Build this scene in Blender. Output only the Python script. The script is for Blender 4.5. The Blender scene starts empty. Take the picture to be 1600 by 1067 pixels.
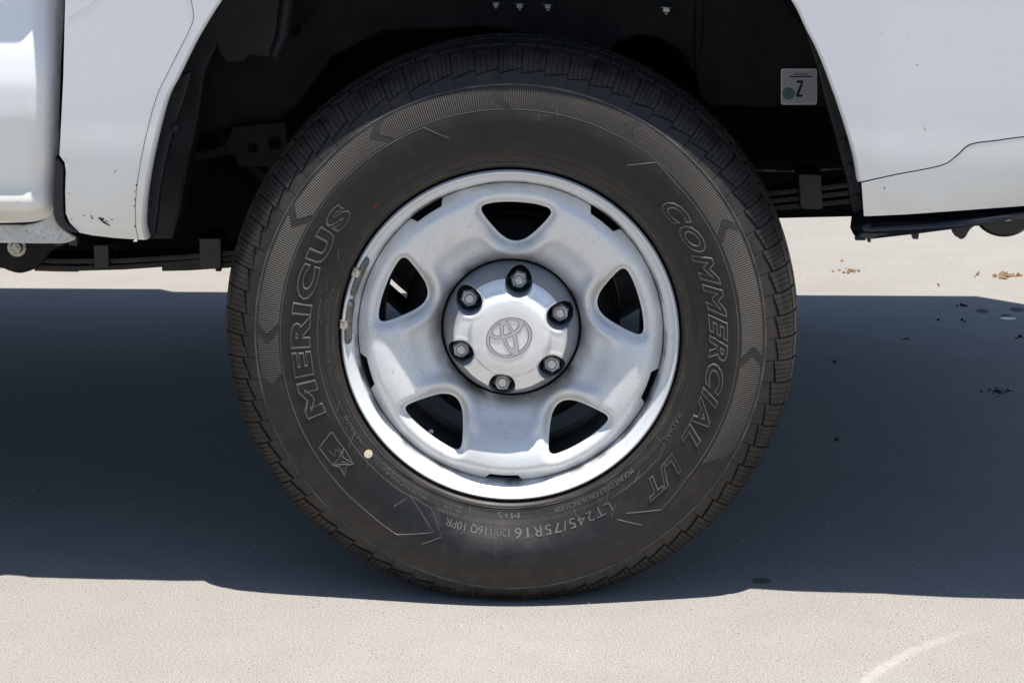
import bpy, math, random
import numpy as np
from mathutils import Vector, geometry
random.seed(7); rng = np.random.default_rng(7)
S = bpy.context.scene
COL = S.collection
# ---------------------------------------------------------------- camera, sky, sun, exposure
CX, CD, CH, PITCH, YAW, FPX = .0975, 3.6, 1.1913, .2275, .0262, 4418.5
HC = .359                                  # height of the wheel centre
cam = bpy.data.cameras.new('camera'); co = bpy.data.objects.new('camera', cam); COL.objects.link(co)
co.location = (CX, -CD, CH); co.rotation_euler = (math.pi/2-PITCH, 0, YAW)
cam.sensor_width = 36; cam.lens = FPX*36/1600; cam.clip_start = .05; cam.clip_end = 2000
S.camera = co
SUN = Vector((.13, -.115, 1)).normalized()
w = bpy.data.worlds.new('World'); S.world = w; w.use_nodes = True
nt = w.node_tree; sky = nt.nodes.new('ShaderNodeTexSky'); sky.sky_type = 'NISHITA'; sky.sun_disc = False
sky.ozone_density = 3.5; sky.dust_density = .6; sky.sun_elevation = math.asin(SUN.z); sky.sun_rotation = math.atan2(SUN.x, SUN.y)
nt.links.new(sky.outputs[0], nt.nodes['Background'].inputs[0]); nt.nodes['Background'].inputs[1].default_value = .084
sl = bpy.data.lights.new('sun', 'SUN'); sl.energy = 4.7; sl.angle = math.radians(.5); sl.color = (1, .965, .90)
so = bpy.data.objects.new('sun', sl); COL.objects.link(so); so.rotation_euler = SUN.to_track_quat('Z', 'Y').to_euler(); so.location = (0, -2, 8)
S.view_settings.view_transform = 'Standard'; S.view_settings.look = 'None'; S.view_settings.gamma = 1; S.view_settings.exposure = .68

# ---------------------------------------------------------------- measuring helper: photo pixel -> point on the plane y = Y
_fw = np.array([-math.sin(YAW)*math.cos(PITCH), math.cos(YAW)*math.cos(PITCH), -math.sin(PITCH)])
_r = np.array([math.cos(YAW), math.sin(YAW), 0]); _u = np.cross(_r, _fw)
def P(px, py, Y=0.):
    d = _fw*FPX + _r*(px-800) - _u*(py-533.5)
    t = (Y+CD)/d[1]
    return (CX+d[0]*t, CH+d[2]*t)
def G(px, py):
    d = _fw*FPX + _r*(px-800) - _u*(py-533.5)
    t = -CH/d[2]
    return (CX+d[0]*t, -CD+d[1]*t)

# ---------------------------------------------------------------- materials
def mat(name, col, rough=.5, metal=0., spec=.5, coat=0., noise=None, bump=None, col2=None, extra=None):
    """noise=(scale, detail, lo, hi) mixes col -> col2 ; bump=(scale, strength, distance)"""
    m = bpy.data.materials.new(name); m.use_nodes = True
    t = m.node_tree; N = t.nodes; L = t.links; b = N['Principled BSDF']
    b.inputs['Base Color'].default_value = (*col, 1); b.inputs['Roughness'].default_value = rough
    b.inputs['Metallic'].default_value = metal; b.inputs['Specular IOR Level'].default_value = spec
    b.inputs['Coat Weight'].default_value = coat; b.inputs['Coat Roughness'].default_value = .12
    tc = N.new('ShaderNodeTexCoord')
    if noise:
        n = N.new('ShaderNodeTexNoise'); n.inputs['Scale'].default_value = noise[0]; n.inputs['Detail'].default_value = noise[1]
        L.new(tc.outputs['Object'], n.inputs['Vector'])
        r = N.new('ShaderNodeMapRange'); r.inputs['From Min'].default_value = noise[2]; r.inputs['From Max'].default_value = noise[3]
        L.new(n.outputs['Fac'], r.inputs['Value'])
        x = N.new('ShaderNodeMix'); x.data_type = 'RGBA'; x.inputs['A'].default_value = (*col, 1); x.inputs['B'].default_value = (*(col2 or col), 1)
        L.new(r.outputs['Result'], x.inputs['Factor']); L.new(x.outputs['Result'], b.inputs['Base Color'])
    if bump:
        n = N.new('ShaderNodeTexNoise'); n.inputs['Scale'].default_value = bump[0]; n.inputs['Detail'].default_value = 4
        L.new(tc.outputs['Object'], n.inputs['Vector'])
        bb = N.new('ShaderNodeBump'); bb.inputs['Strength'].default_value = bump[1]; bb.inputs['Distance'].default_value = bump[2]
        L.new(n.outputs['Fac'], bb.inputs['Height']); L.new(bb.outputs['Normal'], b.inputs['Normal'])
    if extra: extra(N, L, b, tc)
    return m

def mth(N, L, op, a, b=None, clamp=False):
    n = N.new('ShaderNodeMath'); n.operation = op; n.use_clamp = clamp
    for i, v in enumerate((a, b)):
        if v is None: continue
        if isinstance(v, (int, float)): n.inputs[i].default_value = v
        else: L.new(v, n.inputs[i])
    return n.outputs[0]
def ramp(N, L, v, a, b, lo=0., hi=1.):
    r = N.new('ShaderNodeMapRange'); r.inputs['From Min'].default_value = a; r.inputs['From Max'].default_value = b
    r.inputs['To Min'].default_value = lo; r.inputs['To Max'].default_value = hi; L.new(v, r.inputs['Value']); return r.outputs['Result']
def noise(N, L, vec, sc, det=4, dist=0.):
    n = N.new('ShaderNodeTexNoise'); n.inputs['Scale'].default_value = sc; n.inputs['Detail'].default_value = det
    n.inputs['Distortion'].default_value = dist; L.new(vec, n.inputs['Vector']); return n.outputs['Fac']
def mixc(N, L, f, a, b):
    x = N.new('ShaderNodeMix'); x.data_type = 'RGBA'
    for k, v in (('A', a), ('B', b)):
        if isinstance(v, tuple): x.inputs[k].default_value = (*v, 1)
        else: L.new(v, x.inputs[k])
    if isinstance(f, (int, float)): x.inputs['Factor'].default_value = f
    else: L.new(f, x.inputs['Factor'])
    return x.outputs['Result']
def radial(N, L, tc):                       # distance from the wheel axis and angle, object space centred on the wheel
    s = N.new('ShaderNodeSeparateXYZ'); L.new(tc.outputs['Object'], s.inputs[0])
    r = mth(N, L, 'SQRT', mth(N, L, 'ADD', mth(N, L, 'MULTIPLY', s.outputs['X'], s.outputs['X']), mth(N, L, 'MULTIPLY', s.outputs['Z'], s.outputs['Z'])))
    a = mth(N, L, 'ARCTAN2', s.outputs['Z'], s.outputs['X'])
    return s, r, a

def x_concrete(N, L, b, tc):
    v = tc.outputs['Object']
    big = noise(N, L, v, 1.3, 5); mid = noise(N, L, v, 9, 5); fine = noise(N, L, v, 430, 3)
    c = mixc(N, L, ramp(N, L, big, .35, .65), (.254, .237, .212), (.296, .277, .249))
    c = mixc(N, L, ramp(N, L, mid, .40, .70, 0, .6), c, (.222, .205, .182))
    c = mixc(N, L, ramp(N, L, fine, .36, .64, .0, 1.0), mixc(N, L, .60, c, (.16, .145, .13)), mixc(N, L, .40, c, (.50, .48, .45)))
    # sand grains: dark pits and a few pale specks
    vo = N.new('ShaderNodeTexVoronoi'); vo.inputs['Scale'].default_value = 230; L.new(v, vo.inputs['Vector'])
    sep = N.new('ShaderNodeSeparateColor'); L.new(vo.outputs['Color'], sep.inputs[0])
    dk = mth(N, L, 'MULTIPLY', ramp(N, L, sep.outputs[0], .86, .94), ramp(N, L, vo.outputs['Distance'], .45, .2))
    c = mixc(N, L, mth(N, L, 'MULTIPLY', dk, .8), c, (.16, .14, .12))
    vs = N.new('ShaderNodeTexVoronoi'); vs.inputs['Scale'].default_value = 130; L.new(v, vs.inputs['Vector'])
    se2 = N.new('ShaderNodeSeparateColor'); L.new(vs.outputs['Color'], se2.inputs[0])
    wh = mth(N, L, 'MULTIPLY', ramp(N, L, se2.outputs[1], .925, .96), ramp(N, L, vs.outputs['Distance'], .28, .14))
    wh = mth(N, L, 'MULTIPLY', wh, ramp(N, L, noise(N, L, v, 3.1, 3), .42, .60))
    c = mixc(N, L, mth(N, L, 'MULTIPLY', wh, .35), c, (.60, .59, .57))
    sp = N.new('ShaderNodeSeparateXYZ'); L.new(v, sp.inputs[0])
    (x1, y1), (x2, y2), (x3, y3) = G(1352, 1067), G(1440, 1011), G(1560, 975)
    d_ = 2*(x1*(y2-y3)+x2*(y3-y1)+x3*(y1-y2)); ux = ((x1*x1+y1*y1)*(y2-y3)+(x2*x2+y2*y2)*(y3-y1)+(x3*x3+y3*y3)*(y1-y2))/d_; uy = ((x1*x1+y1*y1)*(x3-x2)+(x2*x2+y2*y2)*(x1-x3)+(x3*x3+y3*y3)*(x2-x1))/d_
    dx = mth(N, L, 'SUBTRACT', sp.outputs['X'], ux); dy = mth(N, L, 'SUBTRACT', sp.outputs['Y'], uy)
    rr0 = mth(N, L, 'SQRT', mth(N, L, 'ADD', mth(N, L, 'MULTIPLY', dx, dx), mth(N, L, 'MULTIPLY', dy, dy)))
    arc = mth(N, L, 'ABSOLUTE', mth(N, L, 'SUBTRACT', mth(N, L, 'ADD', rr0, mth(N, L, 'MULTIPLY', noise(N, L, v, 40, 3), .014)), math.hypot(x1-ux, y1-uy)+.007))
    am = mth(N, L, 'MULTIPLY', ramp(N, L, arc, .013, .004), mth(N, L, 'MULTIPLY', ramp(N, L, sp.outputs['Y'], -.05, -.12), ramp(N, L, sp.outputs['X'], .64, .50, .1, 1)))
    am = mth(N, L, 'MULTIPLY', am, ramp(N, L, noise(N, L, v, 120, 4), .35, .6, .2, .65))
    c = mixc(N, L, am, c, (.42, .40, .37))
    # faint tyre scuffs and damp blotches
    mp = N.new('ShaderNodeMapping'); mp.inputs['Scale'].default_value = (1.2, 9, 1); mp.inputs['Rotation'].default_value = (0, 0, .12); L.new(v, mp.inputs[0])
    c = mixc(N, L, ramp(N, L, noise(N, L, mp.outputs[0], 1.6, 6, .5), .52, .75, 0, .13), c, (.22, .205, .185))
    L.new(c, b.inputs['Base Color'])
    bp = N.new('ShaderNodeBump'); bp.inputs['Strength'].default_value = .45; bp.inputs['Distance'].default_value = .0008
    h = mth(N, L, 'ADD', fine, mth(N, L, 'MULTIPLY', mid, .8)); L.new(h, bp.inputs['Height']); L.new(bp.outputs['Normal'], b.inputs['Normal'])
M_CONC = mat('concrete', (.4, .38, .35), .92, spec=.15, extra=x_concrete)

def x_tyre(N, L, b, tc):
    s, r, a = radial(N, L, tc)
    n1 = noise(N, L, tc.outputs['Object'], 7, 6, 1.2); n2 = noise(N, L, tc.outputs['Object'], 160, 3); n3 = noise(N, L, tc.outputs['Object'], 34, 6, 1.0)
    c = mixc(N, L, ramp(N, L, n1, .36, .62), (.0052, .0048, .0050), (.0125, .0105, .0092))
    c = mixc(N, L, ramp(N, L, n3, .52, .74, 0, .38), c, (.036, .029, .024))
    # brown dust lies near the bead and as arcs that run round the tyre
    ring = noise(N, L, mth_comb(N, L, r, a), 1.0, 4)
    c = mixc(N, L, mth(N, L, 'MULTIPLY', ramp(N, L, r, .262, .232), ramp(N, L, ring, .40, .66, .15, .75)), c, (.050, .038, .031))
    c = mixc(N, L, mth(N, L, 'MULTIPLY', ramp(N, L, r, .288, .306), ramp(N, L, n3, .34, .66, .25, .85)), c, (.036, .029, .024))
    c = mixc(N, L, ramp(N, L, n2, .66, .74, 0, .22), c, (.07, .06, .055))
    L.new(c, b.inputs['Base Color'])
    L.new(ramp(N, L, mth(N, L, 'ADD', n1, mth(N, L, 'MULTIPLY', n3, .5)), .55, .95, .43, .58), b.inputs['Roughness'])
    bp = N.new('ShaderNodeBump'); bp.inputs['Strength'].default_value = .25; bp.inputs['Distance'].default_value = .0006
    L.new(mth(N, L, 'ADD', mth(N, L, 'MULTIPLY', n2, .5), ring), bp.inputs['Height']); L.new(bp.outputs['Normal'], b.inputs['Normal'])
def mth_comb(N, L, r, a):
    cmb = N.new('ShaderNodeCombineXYZ'); L.new(mth(N, L, 'MULTIPLY', r, 260), cmb.inputs[0]); L.new(mth(N, L, 'MULTIPLY', a, 1.6), cmb.inputs[1]); return cmb.outputs[0]
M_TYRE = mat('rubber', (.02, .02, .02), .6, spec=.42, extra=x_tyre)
def x_band(N, L, b, tc):
    s, r, a = radial(N, L, tc)
    wv = mth(N, L, 'SINE', mth(N, L, 'MULTIPLY', a, 700.0))
    n1 = noise(N, L, tc.outputs['Object'], 14, 5)
    f = mth(N, L, 'MULTIPLY', ramp(N, L, wv, -.4, .8), ramp(N, L, n1, .3, .7, .6, 1.))
    L.new(mixc(N, L, f, (.022, .019, .0165), (.090, .078, .067)), b.inputs['Base Color'])
    bp = N.new('ShaderNodeBump'); bp.inputs['Strength'].default_value = .8; bp.inputs['Distance'].default_value = .0007
    L.new(wv, bp.inputs['Height']); L.new(bp.outputs['Normal'], b.inputs['Normal'])
M_BAND = mat('ribbed_rubber', (.05, .05, .05), .65, spec=.4, extra=x_band)
M_EDGE = mat('rubbed_rubber_edge', (.10, .092, .085), .4, spec=.6, noise=(30, 4, .35, .65), col2=(.03, .028, .026))
M_LETTER = mat('letter_edge_rubber', (.125, .112, .10), .34, spec=.8, noise=(16, 4, .38, .75), col2=(.045, .040, .036))
M_DOT = mat('pale_paint_dot', (.55, .47, .34), .7)
M_RED = mat('red_chalk', (.22, .02, .02), .8)

def x_steel(dirt):
    def f(N, L, b, tc):
        s, r, a = radial(N, L, tc)
        n1 = noise(N, L, tc.outputs['Object'], 26, 5, .4); n3 = noise(N, L, tc.outputs['Object'], 900, 2)
        c = mixc(N, L, ramp(N, L, n3, .3, .7), (.69, .70, .71), (.77, .78, .79))
        if dirt:
            c = mixc(N, L, mth(N, L, 'MULTIPLY', ramp(N, L, r, .112, .095), ramp(N, L, n1, .35, .62, .25, .95)), c, (.10, .078, .062))
            n5 = noise(N, L, tc.outputs['Object'], 15, 6, .8)
            c = mixc(N, L, ramp(N, L, n5, .45, .68, 0, .34), c, (.54, .50, .44))
            c = mixc(N, L, ramp(N, L, noise(N, L, tc.outputs['Object'], 210, 5, .5), .63, .70, 0, .5), c, (.36, .32, .28))
            vo = N.new('ShaderNodeTexVoronoi'); vo.inputs['Scale'].default_value = 42; L.new(tc.outputs['Object'], vo.inputs['Vector'])
            se = N.new('ShaderNodeSeparateColor'); L.new(vo.outputs['Color'], se.inputs[0])
            sp = mth(N, L, 'MULTIPLY', ramp(N, L, se.outputs[0], .86, .88), ramp(N, L, mth(N, L, 'ADD', vo.outputs['Distance'], mth(N, L, 'MULTIPLY', noise(N, L, tc.outputs['Object'], 700, 2), .10)), .115, .095))
            c = mixc(N, L, mth(N, L, 'MULTIPLY', sp, .85), c, (.09, .07, .06))
        else:
            d = mth(N, L, 'MULTIPLY', ramp(N, L, r, .2075, .2055), ramp(N, L, n1, .35, .6))
            c = mixc(N, L, mth(N, L, 'MULTIPLY', d, .75), c, (.08, .062, .05))
            g = mth(N, L, 'MULTIPLY', ramp(N, L, noise(N, L, tc.outputs['Object'], 60, 4), .62, .70), .14)
            c = mixc(N, L, g, c, (.20, .17, .14))
            # rust and grime smear beside the balance weights
            da = mth(N, L, 'ABSOLUTE', mth(N, L, 'SUBTRACT', a, 2.93))
            g2 = mth(N, L, 'MULTIPLY', ramp(N, L, da, .30, .20), ramp(N, L, mth(N, L, 'ADD', r, mth(N, L, 'MULTIPLY', n1, .012)), .2205, .2175))
            c = mixc(N, L, mth(N, L, 'MULTIPLY', g2, ramp(N, L, r, .205, .212)), c, (.10, .07, .05))
        L.new(c, b.inputs['Base Color'])
        bp = N.new('ShaderNodeBump'); bp.inputs['Strength'].default_value = .10; bp.inputs['Distance'].default_value = .0004
        L.new(mth(N, L, 'ADD', n3, noise(N, L, tc.outputs['Object'], 180, 2)), bp.inputs['Height']); L.new(bp.outputs['Normal'], b.inputs['Normal'])
    return f
M_DISC = mat('silver_paint', (.5, .5, .5), .34, metal=.20, spec=.5, coat=.15, extra=x_steel(True))
M_RIM = mat('silver_rim_paint', (.5, .5, .5), .36, metal=.20, spec=.5, coat=.15, extra=x_steel(False))
M_BARREL = mat('barrel_primer', (.035, .035, .038), .6, noise=(20, 4, .3, .7), col2=(.018, .018, .02))
M_CAPG = mat('grey_cap_paint', (.27, .285, .31), .36, metal=.2, coat=.2, bump=(300, .05, .0005))
M_CAPB = mat('bright_cap_paint', (.82, .82, .82), .24, metal=.35, coat=.3, bump=(500, .04, .0004), noise=(40, 4, .45, .8), col2=(.72, .71, .68))
M_POCK = mat('pocket_paint', (.42, .44, .47), .45, metal=.2)
M_BLACKG = mat('black_nut_collar', (.008, .008, .009), .38, spec=.4)
M_NUT = mat('nut_steel', (.50, .50, .49), .28, metal=.75)
M_STUD = mat('stud_end', (.80, .80, .78), .45, metal=.5, noise=(500, 3, .35, .65), col2=(.45, .45, .44))
M_LINE = mat('emblem_line', (.10, .10, .11), .5, metal=.3)
M_EMB = mat('emblem_fill', (.55, .555, .56), .4, metal=.5)
M_WEIGHT = mat('lead_weight', (.20, .20, .20), .55, metal=.5, bump=(700, .5, .001), noise=(300, 4, .3, .7), col2=(.10, .095, .09))
M_CLIP = mat('clip_steel', (.50, .48, .44), .4, metal=.7, noise=(260, 3, .4, .7), col2=(.22, .18, .14))
def x_paint(N, L, b, tc):
    g = N.new('ShaderNodeNewGeometry'); s = N.new('ShaderNodeSeparateXYZ'); L.new(g.outputs['Position'], s.inputs[0])
    n1 = noise(N, L, g.outputs['Position'], 7, 5, .3); n2 = noise(N, L, g.outputs['Position'], 260, 5)
    c = mixc(N, L, mth(N, L, 'MULTIPLY', ramp(N, L, s.outputs['Z'], .70, .54), ramp(N, L, n1, .36, .66, .45, .95)), (.90, .905, .91), (.76, .72, .62))  # cream lower tint: dirt film, with warm light off the ground put into the colour
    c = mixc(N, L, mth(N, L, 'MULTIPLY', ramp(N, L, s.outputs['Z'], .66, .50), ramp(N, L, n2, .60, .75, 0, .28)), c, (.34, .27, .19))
    vo = N.new('ShaderNodeTexVoronoi'); vo.inputs['Scale'].default_value = 34; L.new(g.outputs['Position'], vo.inputs['Vector'])
    se = N.new('ShaderNodeSeparateColor'); L.new(vo.outputs['Color'], se.inputs[0])
    sp = mth(N, L, 'MULTIPLY', ramp(N, L, se.outputs[0], .90, .91), ramp(N, L, vo.outputs['Distance'], .07, .055))
    c = mixc(N, L, mth(N, L, 'MULTIPLY', sp, ramp(N, L, n2, .4, .6, .1, .9)), c, (.20, .15, .11))
    L.new(c, b.inputs['Base Color'])
    bp = N.new('ShaderNodeBump'); bp.inputs['Strength'].default_value = .07; bp.inputs['Distance'].default_value = .0004
    L.new(mth(N, L, 'ADD', noise(N, L, g.outputs['Position'], 240, 2), mth(N, L, 'MULTIPLY', noise(N, L, g.outputs['Position'], 60, 2), .6)), bp.inputs['Height'])
    L.new(bp.outputs['Normal'], b.inputs['Normal'])
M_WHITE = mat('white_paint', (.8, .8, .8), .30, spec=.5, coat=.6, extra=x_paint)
def x_rocker(N, L, b, tc):
    g = N.new('ShaderNodeNewGeometry'); n2 = noise(N, L, g.outputs['Position'], 240, 4); n1 = noise(N, L, g.outputs['Position'], 24, 4)
    c = mixc(N, L, ramp(N, L, n1, .35, .65), (.62, .62, .60), (.46, .44, .40))
    c = mixc(N, L, ramp(N, L, n2, .52, .66, 0, .45), c, (.26, .235, .20)); L.new(c, b.inputs['Base Color'])
M_ROCK = mat('dirty_white_paint', (.6, .6, .58), .6, extra=x_rocker)
M_CHIP = mat('rust_chip', (.045, .030, .022), .8)
M_STAINP = mat('rust_stain', (.50, .36, .22), .7)
M_LINER = mat('black_liner_plastic', (.007, .0075, .0095), .5, spec=.25, noise=(18, 5, .3, .7), col2=(.018, .019, .023), bump=(60, .3, .002))
M_RUB = mat('black_rubber_trim', (.009, .009, .0105), .45, noise=(40, 4, .4, .7), col2=(.018, .017, .0165))
M_GLOSS = mat('gloss_black_trim', (.006, .007, .011), .16, spec=.6, noise=(30, 4, .5, .7), col2=(.012, .012, .013))
M_FRAME = mat('frame_black', (.0055, .0055, .0065), .6, spec=.18, noise=(22, 5, .35, .65), col2=(.017, .015, .0145), bump=(80, .3, .002))
M_DEEP = mat('underbody_black', (.003, .003, .0035), .8, spec=.10)
M_CABLE = mat('dusty_cable', (.02, .021, .023), .45, noise=(60, 4, .45, .6), col2=(.10, .10, .10))
M_SPRING = mat('spring_steel', (.012, .0115, .012), .55, spec=.3, noise=(26, 5, .35, .7), col2=(.034, .029, .026), bump=(120, .4, .001))
M_RUST = mat('rusty_spring', (.045, .028, .020), .75, noise=(40, 5, .35, .65), col2=(.09, .045, .025))
M_BOLT = mat('zinc_bolt', (.40, .40, .41), .35, metal=.85, noise=(120, 3, .4, .7), col2=(.20, .19, .18))
M_GOLD = mat('yellow_zinc', (.62, .56, .40), .4, metal=.6)
M_STICK = mat('silver_label', (.48, .47, .48), .45, metal=.1, noise=(900, 3, .3, .7), col2=(.38, .37, .38))
M_INK = mat('black_ink', (.008, .008, .008), .6)
def x_green(N, L, b, tc):
    s = N.new('ShaderNodeSeparateXYZ'); L.new(tc.outputs['Object'], s.inputs[0])
    wv = mth(N, L, 'SINE', mth(N, L, 'ADD', mth(N, L, 'MULTIPLY', s.outputs['Z'], 2600), mth(N, L, 'MULTIPLY', noise(N, L, tc.outputs['Object'], 120, 1), 9)))
    L.new(mixc(N, L, ramp(N, L, wv, .2, .9), (.055, .17, .13), (.16, .28, .23)), b.inputs['Base Color'])
M_GREEN = mat('green_print', (.1, .3, .25), .6, extra=x_green)
M_SOIL = mat('dry_soil', (.17, .10, .055), .95, noise=(300, 4, .3, .7), col2=(.32, .21, .13))
M_DARKSOIL = mat('dark_soil', (.030, .024, .018), .95)
M_STAIN = mat('oil_stain', (.11, .10, .09), .95, spec=.05, noise=(60, 4, .3, .7), col2=(.16, .145, .13))
M_GRIT = mat('pale_grit', (.52, .50, .47), .9, spec=.2)
M_PAPER = mat('white_scrap', (.85, .85, .85), .6)

# ---------------------------------------------------------------- mesh collector
class MB:
    def __init__(s): s.v = []; s.f = []; s.m = []; s.sm = []
    def add(s, verts, faces, mi=0, smooth=True):
        o = len(s.v); s.v += [tuple(map(float, p)) for p in verts]
        for f in faces: s.f.append(tuple(int(i)+o for i in f)); s.m.append(mi); s.sm.append(smooth)
    def box(s, a, b, mi=0, bev=0.):
        x0, y0, z0 = a; x1, y1, z1 = b
        s.prism([(x0, z0), (x1, z0), (x1, z1), (x0, z1)], y0, y1, mi, bev)
    def prism(s, poly, y0, y1, mi=0, bev=0.):           # polygon in XZ pushed from y0 (front) to y1, front rim bevelled
        poly = np.array(poly, float)
        A = .5*np.sum(poly[:, 0]*np.roll(poly[:, 1], -1)-np.roll(poly[:, 0], -1)*poly[:, 1])
        if A < 0: poly = poly[::-1]
        n = len(poly)
        rings = []
        if bev > 0:
            e = np.roll(poly, -1, 0)-poly; e /= np.linalg.norm(e, axis=1)[:, None]+1e-12
            nr = np.stack([-e[:, 1], e[:, 0]], 1); vn = nr+np.roll(nr, 1, 0); q = (nr*vn).sum(1)[:, None]; q = np.clip(q, .35, None); vn = vn/q
            rings.append((poly+vn*bev, y0)); rings.append((poly+vn*bev*.3, y0+bev*.3))
            rings.append((poly, y0+bev)); rings.append((poly, y1))
        else: rings = [(poly, y0), (poly, y1)]
        vs = []; fs = []
        for pl, y in rings: vs += [(p[0], y, p[1]) for p in pl]
        for k in range(len(rings)-1):
            for i in range(n):
                j = (i+1) % n; fs.append((k*n+i, (k+1)*n+i, (k+1)*n+j, k*n+j))
        s.add(vs, fs, mi, False)
        tris = geometry.tessellate_polygon([[Vector((p[0], p[1], 0)) for p in rings[0][0]]])
        s.add([(p[0], y0, p[1]) for p in rings[0][0]], [tuple(t) for t in tris], mi, False)
        s.add([(p[0], y1, p[1]) for p in poly], [tuple(t)[::-1] for t in tris], mi, False)
    def revolve(s, prof, n=96, mi=0, c=(0, 0, 0), axis='Y', a0=0, a1=2*math.pi):     # prof: (r, y)
        full = abs(a1-a0-2*math.pi) < 1e-6; m = n if full else n+1
        vs = []; fs = []
        for i in range(m):
            a = a0+(a1-a0)*i/n
            for r, y in prof:
                p = (r*math.cos(a), y, r*math.sin(a)) if axis == 'Y' else ((r*math.cos(a), r*math.sin(a), y) if axis == 'Z' else (y, r*math.cos(a), r*math.sin(a)))
                vs.append((p[0]+c[0], p[1]+c[1], p[2]+c[2]))
        k = len(prof)
        for i in range(n):
            i2 = (i+1) % m
            for j in range(k-1):
                fs.append((i*k+j, i*k+j+1, i2*k+j+1, i2*k+j))
        s.add(vs, fs, mi, True)
    def tube(s, pts, rad, n=8, mi=0, closed=False, caps=True):
        pts = [Vector(p) for p in pts]; k = len(pts); vs = []; fs = []
        rads = rad if hasattr(rad, '__len__') else [rad]*k
        for i, p in enumerate(pts):
            a = pts[i-1] if (i > 0 or closed) else p; b = pts[(i+1) % k] if (i < k-1 or closed) else p
            d = (b-a).normalized(); up = Vector((0, 1, 0)) if abs(d.y) < .9 else Vector((1, 0, 0))
            x = d.cross(up).normalized(); y = x.cross(d)
            for j in range(n):
                t = 2*math.pi*j/n; vs.append(p+(x*math.cos(t)+y*math.sin(t))*rads[i])
        for i in range(k if closed else k-1):
            i2 = (i+1) % k
            for j in range(n): j2 = (j+1) % n; fs.append((i*n+j, i*n+j2, i2*n+j2, i2*n+j))
        if caps and not closed: fs += [tuple(range(n))[::-1], tuple((k-1)*n+j for j in range(n))]
        s.add(vs, fs, mi, True)
    def map(s, fn, start=0):
        a = np.array(s.v[start:]); s.v[start:] = [tuple(p) for p in fn(a)]

def obj(name, mb, mats, parent=None, origin=(0, 0, 0), angle=35):
    me = bpy.data.meshes.new(name)
    me.from_pydata([(x-origin[0], y-origin[1], z-origin[2]) for x, y, z in mb.v], [], mb.f)
    for m in (mats if isinstance(mats, (list, tuple)) else [mats]): me.materials.append(m)
    me.polygons.foreach_set('material_index', mb.m); me.polygons.foreach_set('use_smooth', mb.sm)
    me.update()
    me.set_sharp_from_angle(angle=math.radians(angle))
    o = bpy.data.objects.new(name, me); COL.objects.link(o)
    if parent:
        o.parent = parent; po = Vector((0, 0, 0)); q = parent
        while q: po += q.location; q = q.parent
        o.location = Vector(origin)-po
    else: o.location = origin
    return o
def tag(o, label=None, cat=None, group=None, kind=None):
    for k, v in (('label', label), ('category', cat), ('group', group), ('kind', kind)):
        if v: o[k] = v
    return o

def smooth_poly(p, it=3):
    p = np.array(p, float)
    for _ in range(it):
        q = np.roll(p, -1, 0); p = np.stack([.75*p+.25*q, .25*p+.75*q], 1).reshape(-1, 2)
    return p
def resample(p, d):
    p = np.array(p, float); out = []
    for a, b in zip(p, np.roll(p, -1, 0)):
        n = max(1, int(round(np.linalg.norm(b-a)/d)))
        out += [a+(b-a)*i/n for i in range(n)]
    return np.array(out)
def inside(q, poly):
    x, y = q[:, 0], q[:, 1]; r = np.zeros(len(q), bool); a = poly; b = np.roll(poly, -1, 0)
    for (x0, y0), (x1, y1) in zip(a, b):
        c = (y0 > y) != (y1 > y)
        with np.errstate(divide='ignore', invalid='ignore'): xx = (x1-x0)*(y-y0)/(y1-y0+1e-30)+x0
        r ^= c & (x < xx)
    return r
def dist(q, poly, closed=True):
    d = np.full(len(q), 9.); a = poly if closed else poly[:-1]; b = np.roll(poly, -1, 0) if closed else poly[1:]
    for p0, p1 in zip(a, b):
        e = p1-p0; t = np.clip(((q-p0)@e)/(e@e+1e-18), 0, 1); d = np.minimum(d, np.hypot(*(q-(p0+t[:, None]*e)).T))
    return d
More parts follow.
